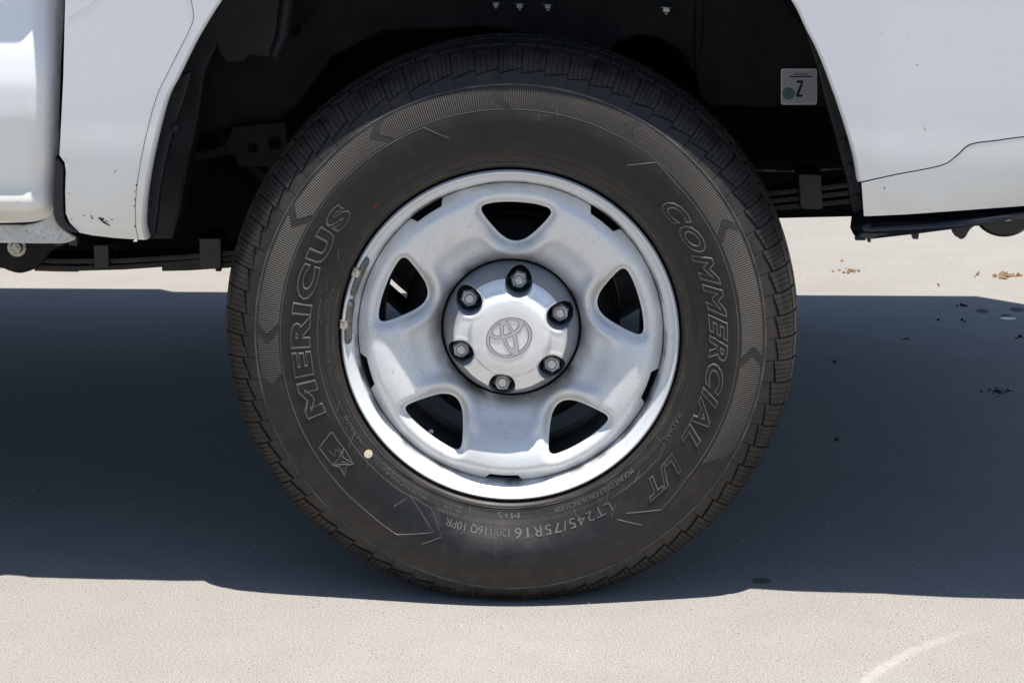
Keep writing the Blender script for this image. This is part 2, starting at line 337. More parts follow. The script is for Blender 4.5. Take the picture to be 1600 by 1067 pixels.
def sheet(mb, outline, holes, grid, yf, thick=.003, mi=0, wall_mi=None, mif=None, back=True, clear=.45, sp=.003):
    """conforming sheet in XZ with real holes, shaped by yf(points) -> y, with rolled walls and a back side"""
    outline = np.array(outline, float); loops = [outline]+[np.array(h, float) for h in holes]
    g = np.array(grid); k = inside(g, outline)
    for h in loops[1:]: k &= ~inside(g, h)
    g = g[k]
    for l in loops: g = g[dist(g, l) > clear*sp]
    pts = []; edges = []
    for l in loops:
        o = len(pts); n = len(l); pts += [Vector(p) for p in l]; edges += [(o+i, o+(i+1) % n) for i in range(n)]
    pts += [Vector(p) for p in g]
    v, e, f, *_ = geometry.delaunay_2d_cdt(pts, edges, [], 0, 1e-7)
    V = np.array([tuple(p) for p in v]); F = np.array(f)
    c = V[F].mean(1); k = inside(c, outline)
    for h in loops[1:]: k &= ~inside(c, h)
    F = F[k]; Y = yf(V)
    A = V[F]; ar = (A[:, 1, 0]-A[:, 0, 0])*(A[:, 2, 1]-A[:, 0, 1])-(A[:, 2, 0]-A[:, 0, 0])*(A[:, 1, 1]-A[:, 0, 1])
    F[ar < 0] = F[ar < 0][:, ::-1]
    vs = np.stack([V[:, 0], Y, V[:, 1]], 1)
    if mif is None: mb.add(vs, F, mi, True)
    else:
        ids = mif(V[F].mean(1))
        o = len(mb.v); mb.v += [tuple(p) for p in vs]
        for t, m_ in zip(F, ids): mb.f.append(tuple(int(i)+o for i in t)); mb.m.append(int(m_)); mb.sm.append(True)
    if back: mb.add(vs+np.array([0, thick, 0]), F[:, ::-1], wall_mi if wall_mi is not None else mi, True)
    for l in loops:
        y = yf(l); n = len(l)
        a = np.stack([l[:, 0], y, l[:, 1]], 1); b = a+np.array([0, thick, 0])
        mb.add(np.concatenate([a, b]), [(i, (i+1) % n, (i+1) % n+n, i+n) for i in range(n)], wall_mi if wall_mi is not None else mi, True)

def text_mesh(body, size=1., fill=True, bev=0., ext=0., off=0., shear=0., space=1.):
    cu = bpy.data.curves.new('t', 'FONT'); cu.body = body; cu.size = size; cu.resolution_u = 3
    cu.extrude = ext; cu.bevel_depth = bev; cu.bevel_resolution = 0; cu.offset = off; cu.shear = shear; cu.space_character = space
    if not fill: cu.fill_mode = 'NONE'
    o = bpy.data.objects.new('t', cu); COL.objects.link(o); dg = bpy.context.evaluated_depsgraph_get(); dg.update()
    me = bpy.data.meshes.new_from_object(o.evaluated_get(dg))
    v = np.array([tuple(p.co) for p in me.vertices]); f = [tuple(p.vertices) for p in me.polygons]
    bpy.data.objects.remove(o); bpy.data.curves.remove(cu); bpy.data.meshes.remove(me)
    return v, f

# ================================================================ the setting
gb = MB(); gb.add([(-60, -30, 0), (60, -30, 0), (60, 90, 0), (-60, 90, 0)], [(0, 1, 2, 3)], 0, False)
tag(obj('concrete_ground', gb, M_CONC), kind='structure')

# ================================================================ the truck
truck = bpy.data.objects.new('pickup_truck', None); COL.objects.link(truck); truck.location = (0, .95, 0)
tag(truck, 'white pickup truck seen close at its rear wheel with dirty lower panels', 'truck')

# ---------------------------------------------------------------- wheel: steel disc with five windows
WC = np.array([0, 0, HC])
def rot(p, deg): a = math.radians(deg); c, s = math.cos(a), math.sin(a); p = np.array(p); return p@np.array([[c, s], [-s, c]])
HOLE = resample(smooth_poly([(-.0535, .1685), (-.030, .1748), (0, .1765), (.030, .1748), (.0535, .1685), (.040, .148), (.013, .1195), (-.013, .1195), (-.040, .148)], 3)*np.array([.93, 1]), .0017)
HANG = [87.4-72*k for k in range(5)]                       # window directions
HOLES = [rot(HOLE, a-90) for a in HANG]
RD = .2012
def disc_outline():
    pts = []
    notch = [a+36 for a in HANG]
    for k in range(720):
        th = k*.5; r = RD
        for a in notch:
            d = abs((th-a+180) % 360-180)
            if d < 7.2: r = RD-.0085*min(1, max(0, (7.2-d)/1.6))
        pts.append((r*math.cos(math.radians(th)), r*math.sin(math.radians(th))))
    return np.array(pts)
_pr = np.array([(.080, .086), (.0935, .0800), (.0965, .0730), (.107, .0640), (.118, .0580), (.130, .0530), (.142, .0470), (.155, .0400), (.167, .0350), (.180, .0330), (.190, .0345), (.196, .0385), (.2015, .0440)])
def sm(x, a, b): t = np.clip((x-a)/(b-a), 0, 1); return t*t*(3-2*t)
_rr = np.linspace(.08, .2015, 200); _yy = np.interp(_rr, _pr[:, 0], _pr[:, 1])
for _ in range(60): _yy[1:-1] = .25*_yy[:-2]+.5*_yy[1:-1]+.25*_yy[2:]
def disc_y(q):
    r = np.hypot(q[:, 0], q[:, 1]); th = np.degrees(np.arctan2(q[:, 1], q[:, 0]))
    d = np.min([dist(q, h) for h in HOLES], 0)
    # angle from the nearest spoke centre, 0 = spoke, 36 = window
    ds = np.abs((th-HANG[0]-36+36) % 72-36)
    y = np.interp(r, _rr, _yy)
    y = y-.0065*(1-sm(ds, 4, 30))*sm(r, .118, .146)*(1-sm(r, .180, .197))      # spokes stand proud, broad and flat
    y = y+.0065*sm(ds, 15, 34)*(1-sm(r, .098, .120))*sm(r, .088, .094)*0
    y = y-.0075*np.exp(-((d-.017)/.0075)**2)*(1-sm(r, .128, .150))             # raised collar on the hub side of each window
    y = y+.0095*np.exp(-(d/.0062)**2)                                         # the lip rolls in
    return y
grid = [(r*math.cos(t), r*math.sin(t)) for r in np.arange(.0805, RD, .0023) for t in np.linspace(0, 2*math.pi, int(2*math.pi*r/.0027), endpoint=False)+r*77]
HUBH = np.array([(.0938*math.cos(t), .0938*math.sin(t)) for t in np.linspace(0, 2*math.pi, 180, endpoint=False)])
mb = MB(); sheet(mb, disc_outline(), HOLES+[HUBH], grid, disc_y, thick=.0042, sp=.0024)
mb.map(lambda a: a+WC)
wheel = obj('wheel', mb, M_DISC, truck, tuple(WC), 40)

# rim: flange, bead seat, drop centre
prof = [(.2165, .034), (.2195, .031), (.2216, .0270), (.2224, .0215), (.2215, .0180), (.2196, .0165), (.2180, .0172), (.2166, .0200), (.2160, .0230), (.2125, .0258), (.2080, .0300), (.2046, .0350), (.2026, .0420), (.2020, .055)]
mb = MB(); mb.revolve(prof, 256)
mb.revolve([(.2020, .055), (.197, .066), (.192, .075), (.180, .088), (.172, .105), (.172, .150), (.186, .165), (.198, .200), (.205, .222), (.2216, .232), (.2216, .226), (.209, .215), (.203, .200), (.190, .160), (.176, .147), (.176, .107), (.184, .092), (.2064, .058)], 128, 1)
mb.map(lambda a: a+WC)
obj('rim', mb, [M_RIM, M_BARREL], wheel, tuple(WC), 50)

# balance weights clipped to the flange
for (px, py), (qx, qy) in (((572, 402), (548, 462)), ((545, 468), (539, 538))):
    X0, Z0 = P(px, py, .02); X1, Z1 = P(qx, qy, .02)
    a0 = math.atan2(Z0-HC, X0); a1 = math.atan2(Z1-HC, X1); a1 += 2*math.pi if a1 < a0 else 0
    mb = MB(); n = 22
    pr = [(.2172, .0225), (.2178, .0180), (.2160, .0158), (.2130, .0165), (.2095, .0205), (.2082, .0245), (.2090, .0285), (.2150, .0250), (.2172, .0225)]
    vs = []
    for i in range(n+1):
        a = a0+(a1-a0)*i/n; e = min(i, n-i)/n; k = .35+.65*min(1, (e*9)**.5)
        for r, y in pr: rr = .2140+(r-.2140)*k+rng.normal(0, .00012); yy = .0235+(y-.0235)*k; vs.append((rr*math.cos(a), yy, rr*math.sin(a)+HC))
    k = len(pr); mb.add(vs, [(i*k+j, i*k+j+1, (i+1)*k+j+1, (i+1)*k+j) for i in range(n) for j in range(k-1)]+[tuple(range(k-1)), tuple(n*k+j for j in range(k-1))[::-1]], 0)
    am = a0+(a1-a0)*(.42 if py < 450 else .55); wd = .0105/.22
    pr = [(.2135, .0150), (.2185, .0140), (.2232, .0148), (.2246, .0180), (.2246, .0260), (.2233, .0260), (.2230, .0190), (.2180, .0160), (.2140, .0165)]
    vs = [(r*math.cos(am+wd*(i/6-.5)), y, r*math.sin(am+wd*(i/6-.5))+HC) for i in range(7) for r, y in pr]; k = len(pr)
    mb.add(vs, [(i*k+j, i*k+(j+1) % k, (i+1)*k+(j+1) % k, (i+1)*k+j) for i in range(6) for j in range(k)]+[tuple(range(k)), tuple(6*k+j for j in range(k))[::-1]], 1, False)
    o = obj('balance_weight', mb, [M_WEIGHT, M_CLIP], wheel, (.215*math.cos(am), .02, .215*math.sin(am)+HC))

# valve stem in the lower left window
mb = MB(); vx, vz = P(674, 674, .050)
d = Vector((.35, -1, .25)).normalized(); b = Vector((vx, .050, vz))
mb.tube([b-d*.045, b-d*.03, b-d*.012, b-d*.0115], [.0065, .0058, .0044, .0038], 12, 0)
mb.tube([b-d*.0118, b-d*.001, b, b+d*.0008], [.0037, .0037, .0033, .0024], 12, 1)
obj('valve_stem', mb, [M_RUB, M_BOLT], wheel, tuple(b))

# hub cap with six nut pockets
LUG = [(P(px, py, .045)) for px, py in ((811, 433), (877, 487), (862, 568.5), (786, 597.5), (719, 545.5), (733.5, 464))]
la = [math.atan2(z-HC, x) for x, z in LUG]; base = np.mean([(a-la[0]+math.pi/3*i+math.pi) % (2*math.pi)-math.pi for i, a in enumerate(la)])+la[0]
LUG = [(.0700*math.cos(base-math.pi/3*i), .0700*math.sin(base-math.pi/3*i)) for i in range(6)]
_cp = np.array([(0, .0165), (.0375, .0165), (.0450, .0172), (.0495, .0185), (.0525, .0215), (.0560, .0262), (.0620, .0285), (.0700, .0310), (.0745, .0330), (.0765, .0372), (.0800, .0445), (.0850, .0580), (.0880, .0680), (.0905, .0780)])
_cr = np.linspace(0, .0905, 300); _cy = np.interp(_cr, _cp[:, 0], _cp[:, 1])
for _ in range(16): _cy[1:-1] = .25*_cy[:-2]+.5*_cy[1:-1]+.25*_cy[2:]
PR = .0178
def cap_y(q):
    y = np.interp(np.hypot(q[:, 0], q[:, 1]), _cr, _cy)
    d = np.min([np.hypot(q[:, 0]-x, q[:, 1]-z) for x, z in LUG], 0)-PR
    return y+.0010*np.exp(-(np.clip(d, 0, 1)/.0010)**2)-.0012*np.exp(-((d-.0028)/.0014)**2)
ang = np.linspace(0, 2*math.pi, 220, endpoint=False)
out = np.stack([.0905*np.cos(ang), .0905*np.sin(ang)], 1)
a2 = np.linspace(0, 2*math.pi, 64, endpoint=False)
pk = [np.stack([x+PR*np.cos(a2), z+PR*np.sin(a2)], 1) for x, z in LUG]
grid = [(r*math.cos(t), r*math.sin(t)) for r in np.arange(.002, .0905, .0016) for t in np.linspace(0, 2*math.pi, max(6, int(2*math.pi*r/.0018)), endpoint=False)+r*77]
grid += [(.0757*math.cos(t), .0757*math.sin(t)) for t in np.linspace(0, 2*math.pi, 400, endpoint=False)]
mb = MB(); sheet(mb, out, pk, grid, cap_y, thick=.002, mi=0, sp=.0014, wall_mi=0, mif=lambda c: np.where(np.hypot(c[:, 0], c[:, 1]) < .0756, 1, 0))
mb.revolve([(.0758, .0352), (.0762, .0360), (.0759, .0366)], 160, 3)
for x, z in LUG:          # pocket walls
    mb.revolve([(PR, .0795), (PR*.96, .082), (.0100, .084)], 48, 2, (x, 0, z))
for (x, z), loop in zip(LUG, pk):   # walls start at the sheared mouth
    y = cap_y(loop); n = len(loop); a = np.stack([loop[:, 0], y+.0012, loop[:, 1]], 1); b = a.copy(); b[:, 1] = np.maximum(.0795, b[:, 1]+.001)
    mb.add(np.concatenate([a, b]), [(i, (i+1) % n, (i+1) % n+n, i+n) for i in range(n)], 2, True)
mb.v = mb.v
mb.map(lambda a: a+WC)
cap = obj('hub_cap', mb, [M_CAPG, M_CAPB, M_POCK, M_LINE], wheel, tuple(WC), 50)

# emblem: three ellipses as raised bands with dark outlines (photo crop 11.23 px per pixel, centre 573,517)
def em(cx, cz, a, b, tilt, n=120):
    t = np.linspace(0, 2*math.pi, n, endpoint=False); k = 1/11.23/1184; th = math.radians(tilt)
    x = a*np.cos(t); z = b*np.sin(t)
    return np.stack([(cx-573)*k+k*(x*math.cos(th)-z*math.sin(th)), (517-cz)*k/.977+k/.977*(x*math.sin(th)+z*math.cos(th))], 1)
bands = [(em(573, 517, 405, 340, 24), em(571, 517, 352, 296, 25)),
         (em(520, 362, 312, 158, 20), em(505, 345, 255, 116, 19)),
         (em(575, 515, 322, 116, 112), em(567, 500, 222, 70, 109))]
mb = MB()
for i, (A, B) in enumerate(bands):
    yb = .0163-.00012*i; n = len(A)
    clipo = bands[0][0]
    def keep(q): return q
    vs = [(p[0], yb-.0004, p[1]) for p in A]+[(p[0], yb-.0004, p[1]) for p in B]
    fs = [(j, (j+1) % n, (j+1) % n+n, j+n) for j in range(n)]
    if i: fs = [f for f in fs if inside(np.array([A[f[0]]*.5+B[f[0]]*.5]), clipo)[0]]
    mb.add(vs, fs, 0, False)
for i, (A, B) in enumerate(bands):
    for L_ in (A, B):
        ok = np.ones(len(L_), bool)
        for j, (A2, B2) in enumerate(bands):
            if j != i: ok &= ~(inside(L_, A2) & ~inside(L_, B2))
        if i: ok &= inside(L_, bands[0][1])
        n = len(L_); run = []
        st = next((k for k in range(n) if not ok[k]), 0)
        for k in range(st, st+n+1):
            p = L_[k % n]
            if ok[k % n]: run.append((p[0], .0160, p[1]))
            else:
                if len(run) > 1: mb.tube(run, .00042, 6, 1)
                run = []
        if len(run) > 1: mb.tube(run, .00042, 6, 1, closed=ok.all())
mb.map(lambda a: a+WC+np.array([-.0010, 0, .0000]))
obj('emblem', mb, [M_EMB, M_LINE], cap, tuple(WC))

# lug nuts, one built and five copied
mb = MB(); lx, lz = LUG[0]; c0 = (lx, 0, lz+HC)
mb.revolve([(.0160, .080), (.0150, .0720), (.0142, .0650), (.0134, .0630), (.0127, .0640), (.0122, .0700), (.0122, .078)], 40, 0, c0)
hexp = [(1/max(math.cos(((t+30) % 60-30)*math.pi/180), .1)) for t in range(0, 360, 10)]
vs = []; rings = [(.0100, .076, 1), (.0100, .0575, 1), (.0088, .0545, .35), (.0076, .0537, .0), (.0066, .0540, .0)]
for R_, y, k in rings:
    R_ *= 1.06; y -= .003
    for i, t in enumerate(range(0, 360, 10)):
        rr = R_*(1+(hexp[i]-1)*k); tt = math.radians(t+12); vs.append((lx+rr*math.cos(tt), y, lz+HC+rr*math.sin(tt)))
mb.add(vs, [(k*36+i, k*36+(i+1) % 36, (k+1)*36+(i+1) % 36, (k+1)*36+i) for k in range(4) for i in range(36)], 1)
mb.revolve([(.0066, .0560), (.0064, .0515), (.0056, .0500), (.0030, .0497), (.0001, .0499)], 24, 2, c0)
nut = obj('lug_nut', mb, [M_BLACKG, M_NUT, M_STUD], wheel, (lx, .06, lz+HC))
for x, z in LUG[1:]:
    c = nut.copy(); COL.objects.link(c); c.location = (x, .06, z); c.rotation_euler = (0, random.uniform(0, 1), 0)

# ---------------------------------------------------------------- tyre
CAR = [(.040, .2150), (.032, .2215), (.024, .2245), (.0170, .2262), (.0135, .2290), (.0122, .2312), (.0126, .2328), (.0118, .2345), (.0092, .2400), (.0050, .2520), (.0016, .2700), (0, .2880), (.0004, .2980), (.0020, .3100), (.0048, .3220), (.0075, .3300), (.0090, .3335),
       (.0128, .3375), (.0165, .3430), (.0215, .3505), (.0280, .3580), (.0360, .3650), (.0470, .3712), (.0600, .3748), (.0900, .3778), (.1240, .3785)]
CAR = CAR+[(.248-y, r) for y, r in CAR[::-1][1:]]
CA = np.array(CAR); _seg = np.r_[0, np.cumsum(np.hypot(*np.diff(CA, axis=0).T))]
_sf = np.linspace(0, _seg[-1], 900); _sy = np.interp(_sf, _seg, CA[:, 0]); _sr = np.interp(_sf, _seg, CA[:, 1])
_k = 8
def _smo(a):
    for _ in range(_k): a = np.r_[a[0], .25*a[:-2]+.5*a[1:-1]+.25*a[2:], a[-1]]
    return a
_sy = _smo(_sy); _sr = _smo(_sr)
_ny = np.gradient(_sr); _nr = -np.gradient(_sy); _nl = np.hypot(_ny, _nr); _ny, _nr = -_ny/_nl, -_nr/_nl      # outward normal
def surf(s, h=0.):
    y = np.interp(s, _sf, _sy); r = np.interp(s, _sf, _sr); return y+h*np.interp(s, _sf, _ny), r+h*np.interp(s, _sf, -_nr*-1)*1.
# orient the normal outwards (away from the section's middle)
_m = len(_sf)//2
if _nr[_m] < 0: _ny, _nr = -_ny, -_nr
def surf(s, h=0.):
    return np.interp(s, _sf, _sy)+h*np.interp(s, _sf, _ny), np.interp(s, _sf, _sr)+h*np.interp(s, _sf, _nr)
def s_of_r(r): return np.interp(r, _sr[:_m], _sf[:_m])
def s_of_y(y): i0 = int(np.searchsorted(_sr[:_m], .345)); return np.interp(y, _sy[i0:-i0], _sf[i0:-i0])
T = MB()
ss = np.concatenate([np.linspace(0, s_of_r(.235), 26, endpoint=False), np.linspace(s_of_r(.235), s_of_y(.06), 44, endpoint=False), np.linspace(s_of_y(.06), s_of_y(.188), 14, endpoint=False), np.linspace(s_of_y(.188), _seg[-1], 24)])
yy, rr = surf(ss); T.revolve(list(zip(rr, yy)), 360, 0)
def patch(sa, sb, ta, tb, h, mi=0, ns=2, nt_=2, edge_mi=None, base=-.0008):
    """raised block: sa(t), sb(t) functions of 0..1 along theta, ta(u), tb(u) functions across; skirts go down to the carcass"""
    def g(ns_, nt__, hh):
        out = []
        for i in range(nt__+1):
            for j in range(ns_+1):
                t = i/nt__; u = j/ns_; s = sa(t)+(sb(t)-sa(t))*u; th = ta(u)+(tb(u)-ta(u))*t
                y, r = surf(s, hh); out.append((r*math.cos(th), float(y), r*math.sin(th)))
        return out
    top = g(ns, nt_, h); w_ = ns+1
    T.add(top, [(i*w_+j, i*w_+j+1, (i+1)*w_+j+1, (i+1)*w_+j) for i in range(nt_) for j in range(ns)], mi, True)
    bot = g(ns, nt_, base)
    ring = [i*w_ for i in range(nt_+1)]+[nt_*w_+j for j in range(1, ns+1)]+[i*w_+ns for i in range(nt_-1, -1, -1)]+[j for j in range(ns-1, 0, -1)]
    n = len(ring); T.add([top[k] for k in ring]+[bot[k] for k in ring], [(i, (i+1) % n, (i+1) % n+n, i+n) for i in range(n)], mi if edge_mi is None else edge_mi, False)
NB = 74; H = .0046; pt = 2*math.pi/NB
def cst(v): return lambda t: v
sL0 = s_of_r(.3350); sE = s_of_y(.0590)
for k in range(NB):
    t0 = k*pt+pt*.022; t1 = (k+1)*pt-pt*.026
    v = (.96, 1.06, 1.0)[k % 3]
    m0, m1 = s_of_r(.3470), s_of_r(.3525)
    patch(cst(sL0), lambda t: m0+(m1-m0)*(1-t)-.0009, cst(t0), cst(t1), .0014, ns=2, nt_=4, edge_mi=2)
    ns_ = 4 if k % 3 else 5
    for j in range(ns_):
        a = t0+(t1-t0)*j/ns_+(0 if j == 0 else .0010); b = t0+(t1-t0)*(j+1)/ns_-.0010
        fa = (a-t0)/(t1-t0); fb = (b-t0)/(t1-t0)
        sh = .010
        patch(lambda t: m0+(m1-m0)*(1-(fa+(fb-fa)*t)), cst(s_of_y(.046)), cst(a), cst(b), .0036, ns=7, nt_=1)
    patch(cst(s_of_y(.0458)), cst(sE), cst(t0+.0035), cst(t1), .0042, ns=3, nt_=2)
    # ribs over the crown
    o = pt*.45
    patch(cst(s_of_y(.0665)), cst(s_of_y(.084)), cst(t0+o), cst(t1+o-.004), H, ns=2, nt_=3)
    patch(cst(s_of_y(.0844)), cst(s_of_y(.104)), cst(t0+o+.018), cst(t1+o+.014), H, ns=2, nt_=3)
    patch(cst(s_of_y(.111)), cst(s_of_y(.137)), cst(t0), cst(t1-.006), H, ns=2, nt_=3)
    patch(cst(s_of_y(.144)), cst(s_of_y(.1815)), cst(t0+o), cst(t1+o-.004), H, ns=3, nt_=3)
    patch(cst(s_of_y(.189)), cst(s_of_y(.222)), cst(t0), cst(t1), H, ns=5, nt_=3)
# moulding ring at the shoulder ledge
def ring_line(r0, w_, h, mi, a0=0, a1=2*math.pi, n=360):
    pr = [surf(s_of_r(r0-w_), -.0003), surf(s_of_r(r0-w_*.5), h), surf(s_of_r(r0+w_*.5), h), surf(s_of_r(r0+w_), -.0003)]
    T.revolve([(float(r), float(y)) for y, r in pr], n, mi, a0=a0, a1=a1)
ring_line(.3343, .0011, .0012, 2); ring_line(.2322, .0008, .0010, 2); ring_line(.2352, .0005, .0006, 2)
for q in (.2445,): ring_line(q, .0004, .0003, 0)
def R_(d): return math.radians(d)
def pl(px, py):
    x, z = P(px, py, .002); return math.degrees(math.atan2(z-HC, x)), math.hypot(x, z-HC)
def line(pts, rad=.00055, mi=3, lift=.0001):
    out = []
    for (a, r), (b, q) in zip(pts[:-1], pts[1:]):
        n = max(1, int(abs(a-b)/1.2)) if abs(a-b) > 2.5 and abs(r-q) < .012 else 1
        for i in range(n): t = i/n; out.append((a+(b-a)*t, r+(q-r)*t))
        if n == 1 and abs(a-b) > .3:          # straight run between two points
            A = np.array([r*math.cos(R_(a)), r*math.sin(R_(a))]); B = np.array([q*math.cos(R_(b)), q*math.sin(R_(b))])
            out.pop()
            for i in range(4): p = A+(B-A)*i/4; out.append((math.degrees(math.atan2(p[1], p[0])), math.hypot(*p)))
    out.append(pts[-1]); v = []
    for a, r in out:
        y, rr = surf(s_of_r(r), lift); v.append((float(rr)*math.cos(R_(a)), float(y), float(rr)*math.sin(R_(a))))
    T.tube(v, rad, 6, mi)
# ribbed decorative band cut by arrow shaped gaps
BND = [-33, -4.4, 27.4, 59.8, 91.5, 121.5, 149.5, 178.5, 191]
rb0, rb1 = s_of_r(.3035), s_of_r(.3305)
def chev(u): return R_(3.1)*(1-abs(u-.55)/.55)-R_(1.2)
for a, b in zip(BND[:-1], BND[1:]):
    a_, b_ = R_(a+1.3), R_(b-1.2)
    y0 = len(T.v)
    patch(cst(rb0), cst(rb1), lambda u: a_+chev(u), lambda u: b_+chev(u), .00035, mi=1, ns=10, nt_=24)
    bd = [(a_+chev(u), u) for u in np.linspace(0, 1, 11)]+[(b_+chev(u), u) for u in np.linspace(1, 0, 11)]
    seq = [(math.degrees(t), .3035+(.3305-.3035)*u) for t, u in bd[:11]]
    line(seq, .0003, 0); line([(math.degrees(t), .3035+(.3305-.3035)*u) for t, u in bd[11:]], .0003, 0)
    line([(a+.9-1, .3035), (b-.9-1, .3035)], .00040); 
# thin raised lines with arrow ends
u = lambda a: a+360 if a < 0 else a
line([pl(702, 217), pl(662, 200)]+[(a, .3005) for a in range(111, 232, 4)]+[(u(pl(621, 832)[0]), pl(621, 832)[1]), (u(pl(678, 828)[0]), pl(678, 828)[1]), (u(pl(641, 776)[0]), pl(641, 776)[1])], .0005)
line([(240, .2505)]+[(a, .2525) for a in range(236, 166, -4)], .00045)
line([(240, .2505), (u(pl(674, 795)[0]), pl(674, 795)[1]), (u(pl(691, 834)[0]), pl(691, 834)[1]), (u(pl(660, 845)[0]), pl(660, 845)[1])], .00045)
line([pl(980, 259), pl(1026, 254)]+[(a, .2985) for a in range(45, -43, -4)]+[pl(1033, 795), pl(978, 800)], .0005)
line([pl(965, 809), pl(1003, 818)], .00045)
for a in (152, 162, 173): line([(a, .2525), (a+3, .2465)], .0004)
line([pl(1021, 681), pl(1038, 697), pl(1030, 718)]+[(a, .2530) for a in (-40, -46, -52, -58)]+[pl(972, 768)], .00045)
for p, q in (((1000, 735), (992, 755)), ((951, 768), (946, 790)), ((962, 787), (955, 807)), ((896, 797), (901, 806)), ((843, 786), (846, 810)), ((737, 785), (733, 805)), ((575, 712), (574, 730)), ((553, 678), (545, 700)), ((511, 468), (506, 490)), ((530, 628), (526, 645)), ((842, 178), (842, 190)), ((870, 170), (871, 182)), ((636, 778), (616, 790))):
    line([pl(*p), pl(*q)], .0004)
def emboss(body, a0, a1, r0, h, fill=True, bev=0., off=0., mi=3, lift=.0004, ext=.0004, shear=0., space=1.):
    v, f = text_mesh(body, 1, fill, bev/h*.72 if bev else 0, 0, off, shear, space)
    v = v.copy(); x0, x1 = v[:, 0].min(), v[:, 0].max(); ymin, ymax = 0, .729
    if fill: z = np.zeros(len(v))
    else: z = v[:, 2]*h/.72
    th = R_(a0)+(R_(a1)-R_(a0))*(v[:, 0]-x0)/(x1-x0); r = r0+h*v[:, 1]/ymax
    s = s_of_r(r); y, rr = surf(s, z+lift)
    T.add(np.stack([rr*np.cos(th), y, rr*np.sin(th)], 1), f, mi, False)
    if fill and ext:      # side walls of the raised letter
        from collections import Counter
        cnt = Counter(); 
        for q in f:
            for i in range(len(q)): e = (q[i], q[(i+1) % len(q)]); cnt[e] += 1
        be = [e for e in cnt if (e[1], e[0]) not in cnt]
        y2, r2 = surf(s, -.0002); top = np.stack([rr*np.cos(th), y, rr*np.sin(th)], 1); bot = np.stack([r2*np.cos(th), y2, r2*np.sin(th)], 1)
        idx = sorted({i for e in be for i in e}); mp = {i: k for k, i in enumerate(idx)}; n = len(idx)
        T.add(np.concatenate([top[idx], bot[idx]]), [(mp[a], mp[b], mp[b]+n, mp[a]+n) for a, b in be], mi, False)
for body, a0, a1, r0 in (('MERICUS', 202.5, 140.5, .2640), ('COMMERCIAL', 42.5, -31, .2628), ('L/T', -35.2, -49.5, .2640)):
    sh_ = 0. if body == 'MERICUS' else .38
    emboss(body, a0, a1, r0, .0222, False, .00085, .05 if not sh_ else .03, lift=.0009, space=1.22, shear=sh_)
    emboss(body, a0, a1, r0, .0222, True, 0, .047 if not sh_ else .027, mi=0, lift=.0014, space=1.22, shear=sh_)
emboss('LT245/75R16', -59, -88.5, .2555, .0125, off=0., lift=.0010, space=1.15)
emboss('120/116Q', -90, -101.5, .2560, .0098, lift=.0009)
emboss('10PR', -103, -109, .2560, .0098, lift=.0009)
emboss('MOUNT ONLY ON 16 INCH RIM', -47.5, -75.5, .2375, .0068, lift=.0007)
emboss('M+S', -87, -94, .2375, .0072, lift=.0007)
emboss('RADIAL', -24, -34, .2425, .0066, lift=.0007)
emboss('LOAD RANGE E', 254, 246.6, .2480, .0046, lift=.0006)
emboss('MAX. LOAD SINGLE 1400 kg (3085 lbs) AT 550 kPa (80 psi) COLD', 254.5, 222.5, .2428, .0040, lift=.0006)
emboss('MAX. LOAD DUAL 1285 kg (2835 lbs) AT 550 kPa (80 psi) COLD', 254.5, 221.5, .2378, .0040, lift=.0006)
emboss('UH-A 7876 LT-02', 217, 206, .2400, .0048, lift=.0006)
emboss('TREAD PLIES 2 POLYESTER 2 STEEL SIDEWALL PLIES', 188.5, 164, .2380, .0038, lift=.0006)
# star emblem that stands for the first letter
def pxline(pts, rad=.0008, mi=3): line([(u(pl(*p)[0]), pl(*p)[1]) for p in pts], rad, mi)
pxline([(518, 675), (499, 699), (520, 726), (552, 725), (541, 706), (518, 675)])
st = [(537, 700), (534, 713), (553, 725), (541, 727), (539, 743), (531, 729), (518, 726), (529, 718)]
pxline(st+[st[0]], .0009)
for p in st[::2]: pxline([(535, 721), p], .0004)
pxline([(514, 704), (525, 714), (523, 701), (533, 708), (528, 697)], .0005)
# chalk and paint dots
for (px, py), rad, mi in (((575, 711), .0055, 4), ((586, 323), .0030, 5), ((590, 321), .0018, 5)):
    a, r = pl(px, py); n = 20; vs = []
    for i in range(n):
        t = 2*math.pi*i/n; k = rad*(1 if mi == 4 else random.uniform(.4, 1.1)); x = r*math.cos(R_(a))+k*math.cos(t); z = r*math.sin(R_(a))+k*math.sin(t)
        q = math.hypot(x, z); y, rr = surf(s_of_r(q), .0004); vs.append((x*float(rr)/q, float(y), z*float(rr)/q))
    T.add(vs, [tuple(range(n))], mi, False)
def squash(a):
    x, y, z = a.T.copy(); r = np.hypot(x, z); ang = np.degrees(np.arctan2(z, x)); g = np.exp(-(((ang+90+180) % 360-180)/30)**2)
    side = np.clip((.124-y)/.10, -1, 1)
    y = y-side*.024*g*sm(r, .235, .30)*(1-sm(r, .35, .379))
    zw = z+HC; k = .0045; zw = np.where(zw > .08, zw, k*np.log1p(np.exp(np.clip(zw/k, -40, 40))))+.0004
    return np.stack([x, y, zw], 1)
T.map(squash)
tyre = obj('tyre', T, [M_TYRE, M_BAND, M_EDGE, M_LETTER, M_DOT, M_RED], wheel, tuple(WC), 38)

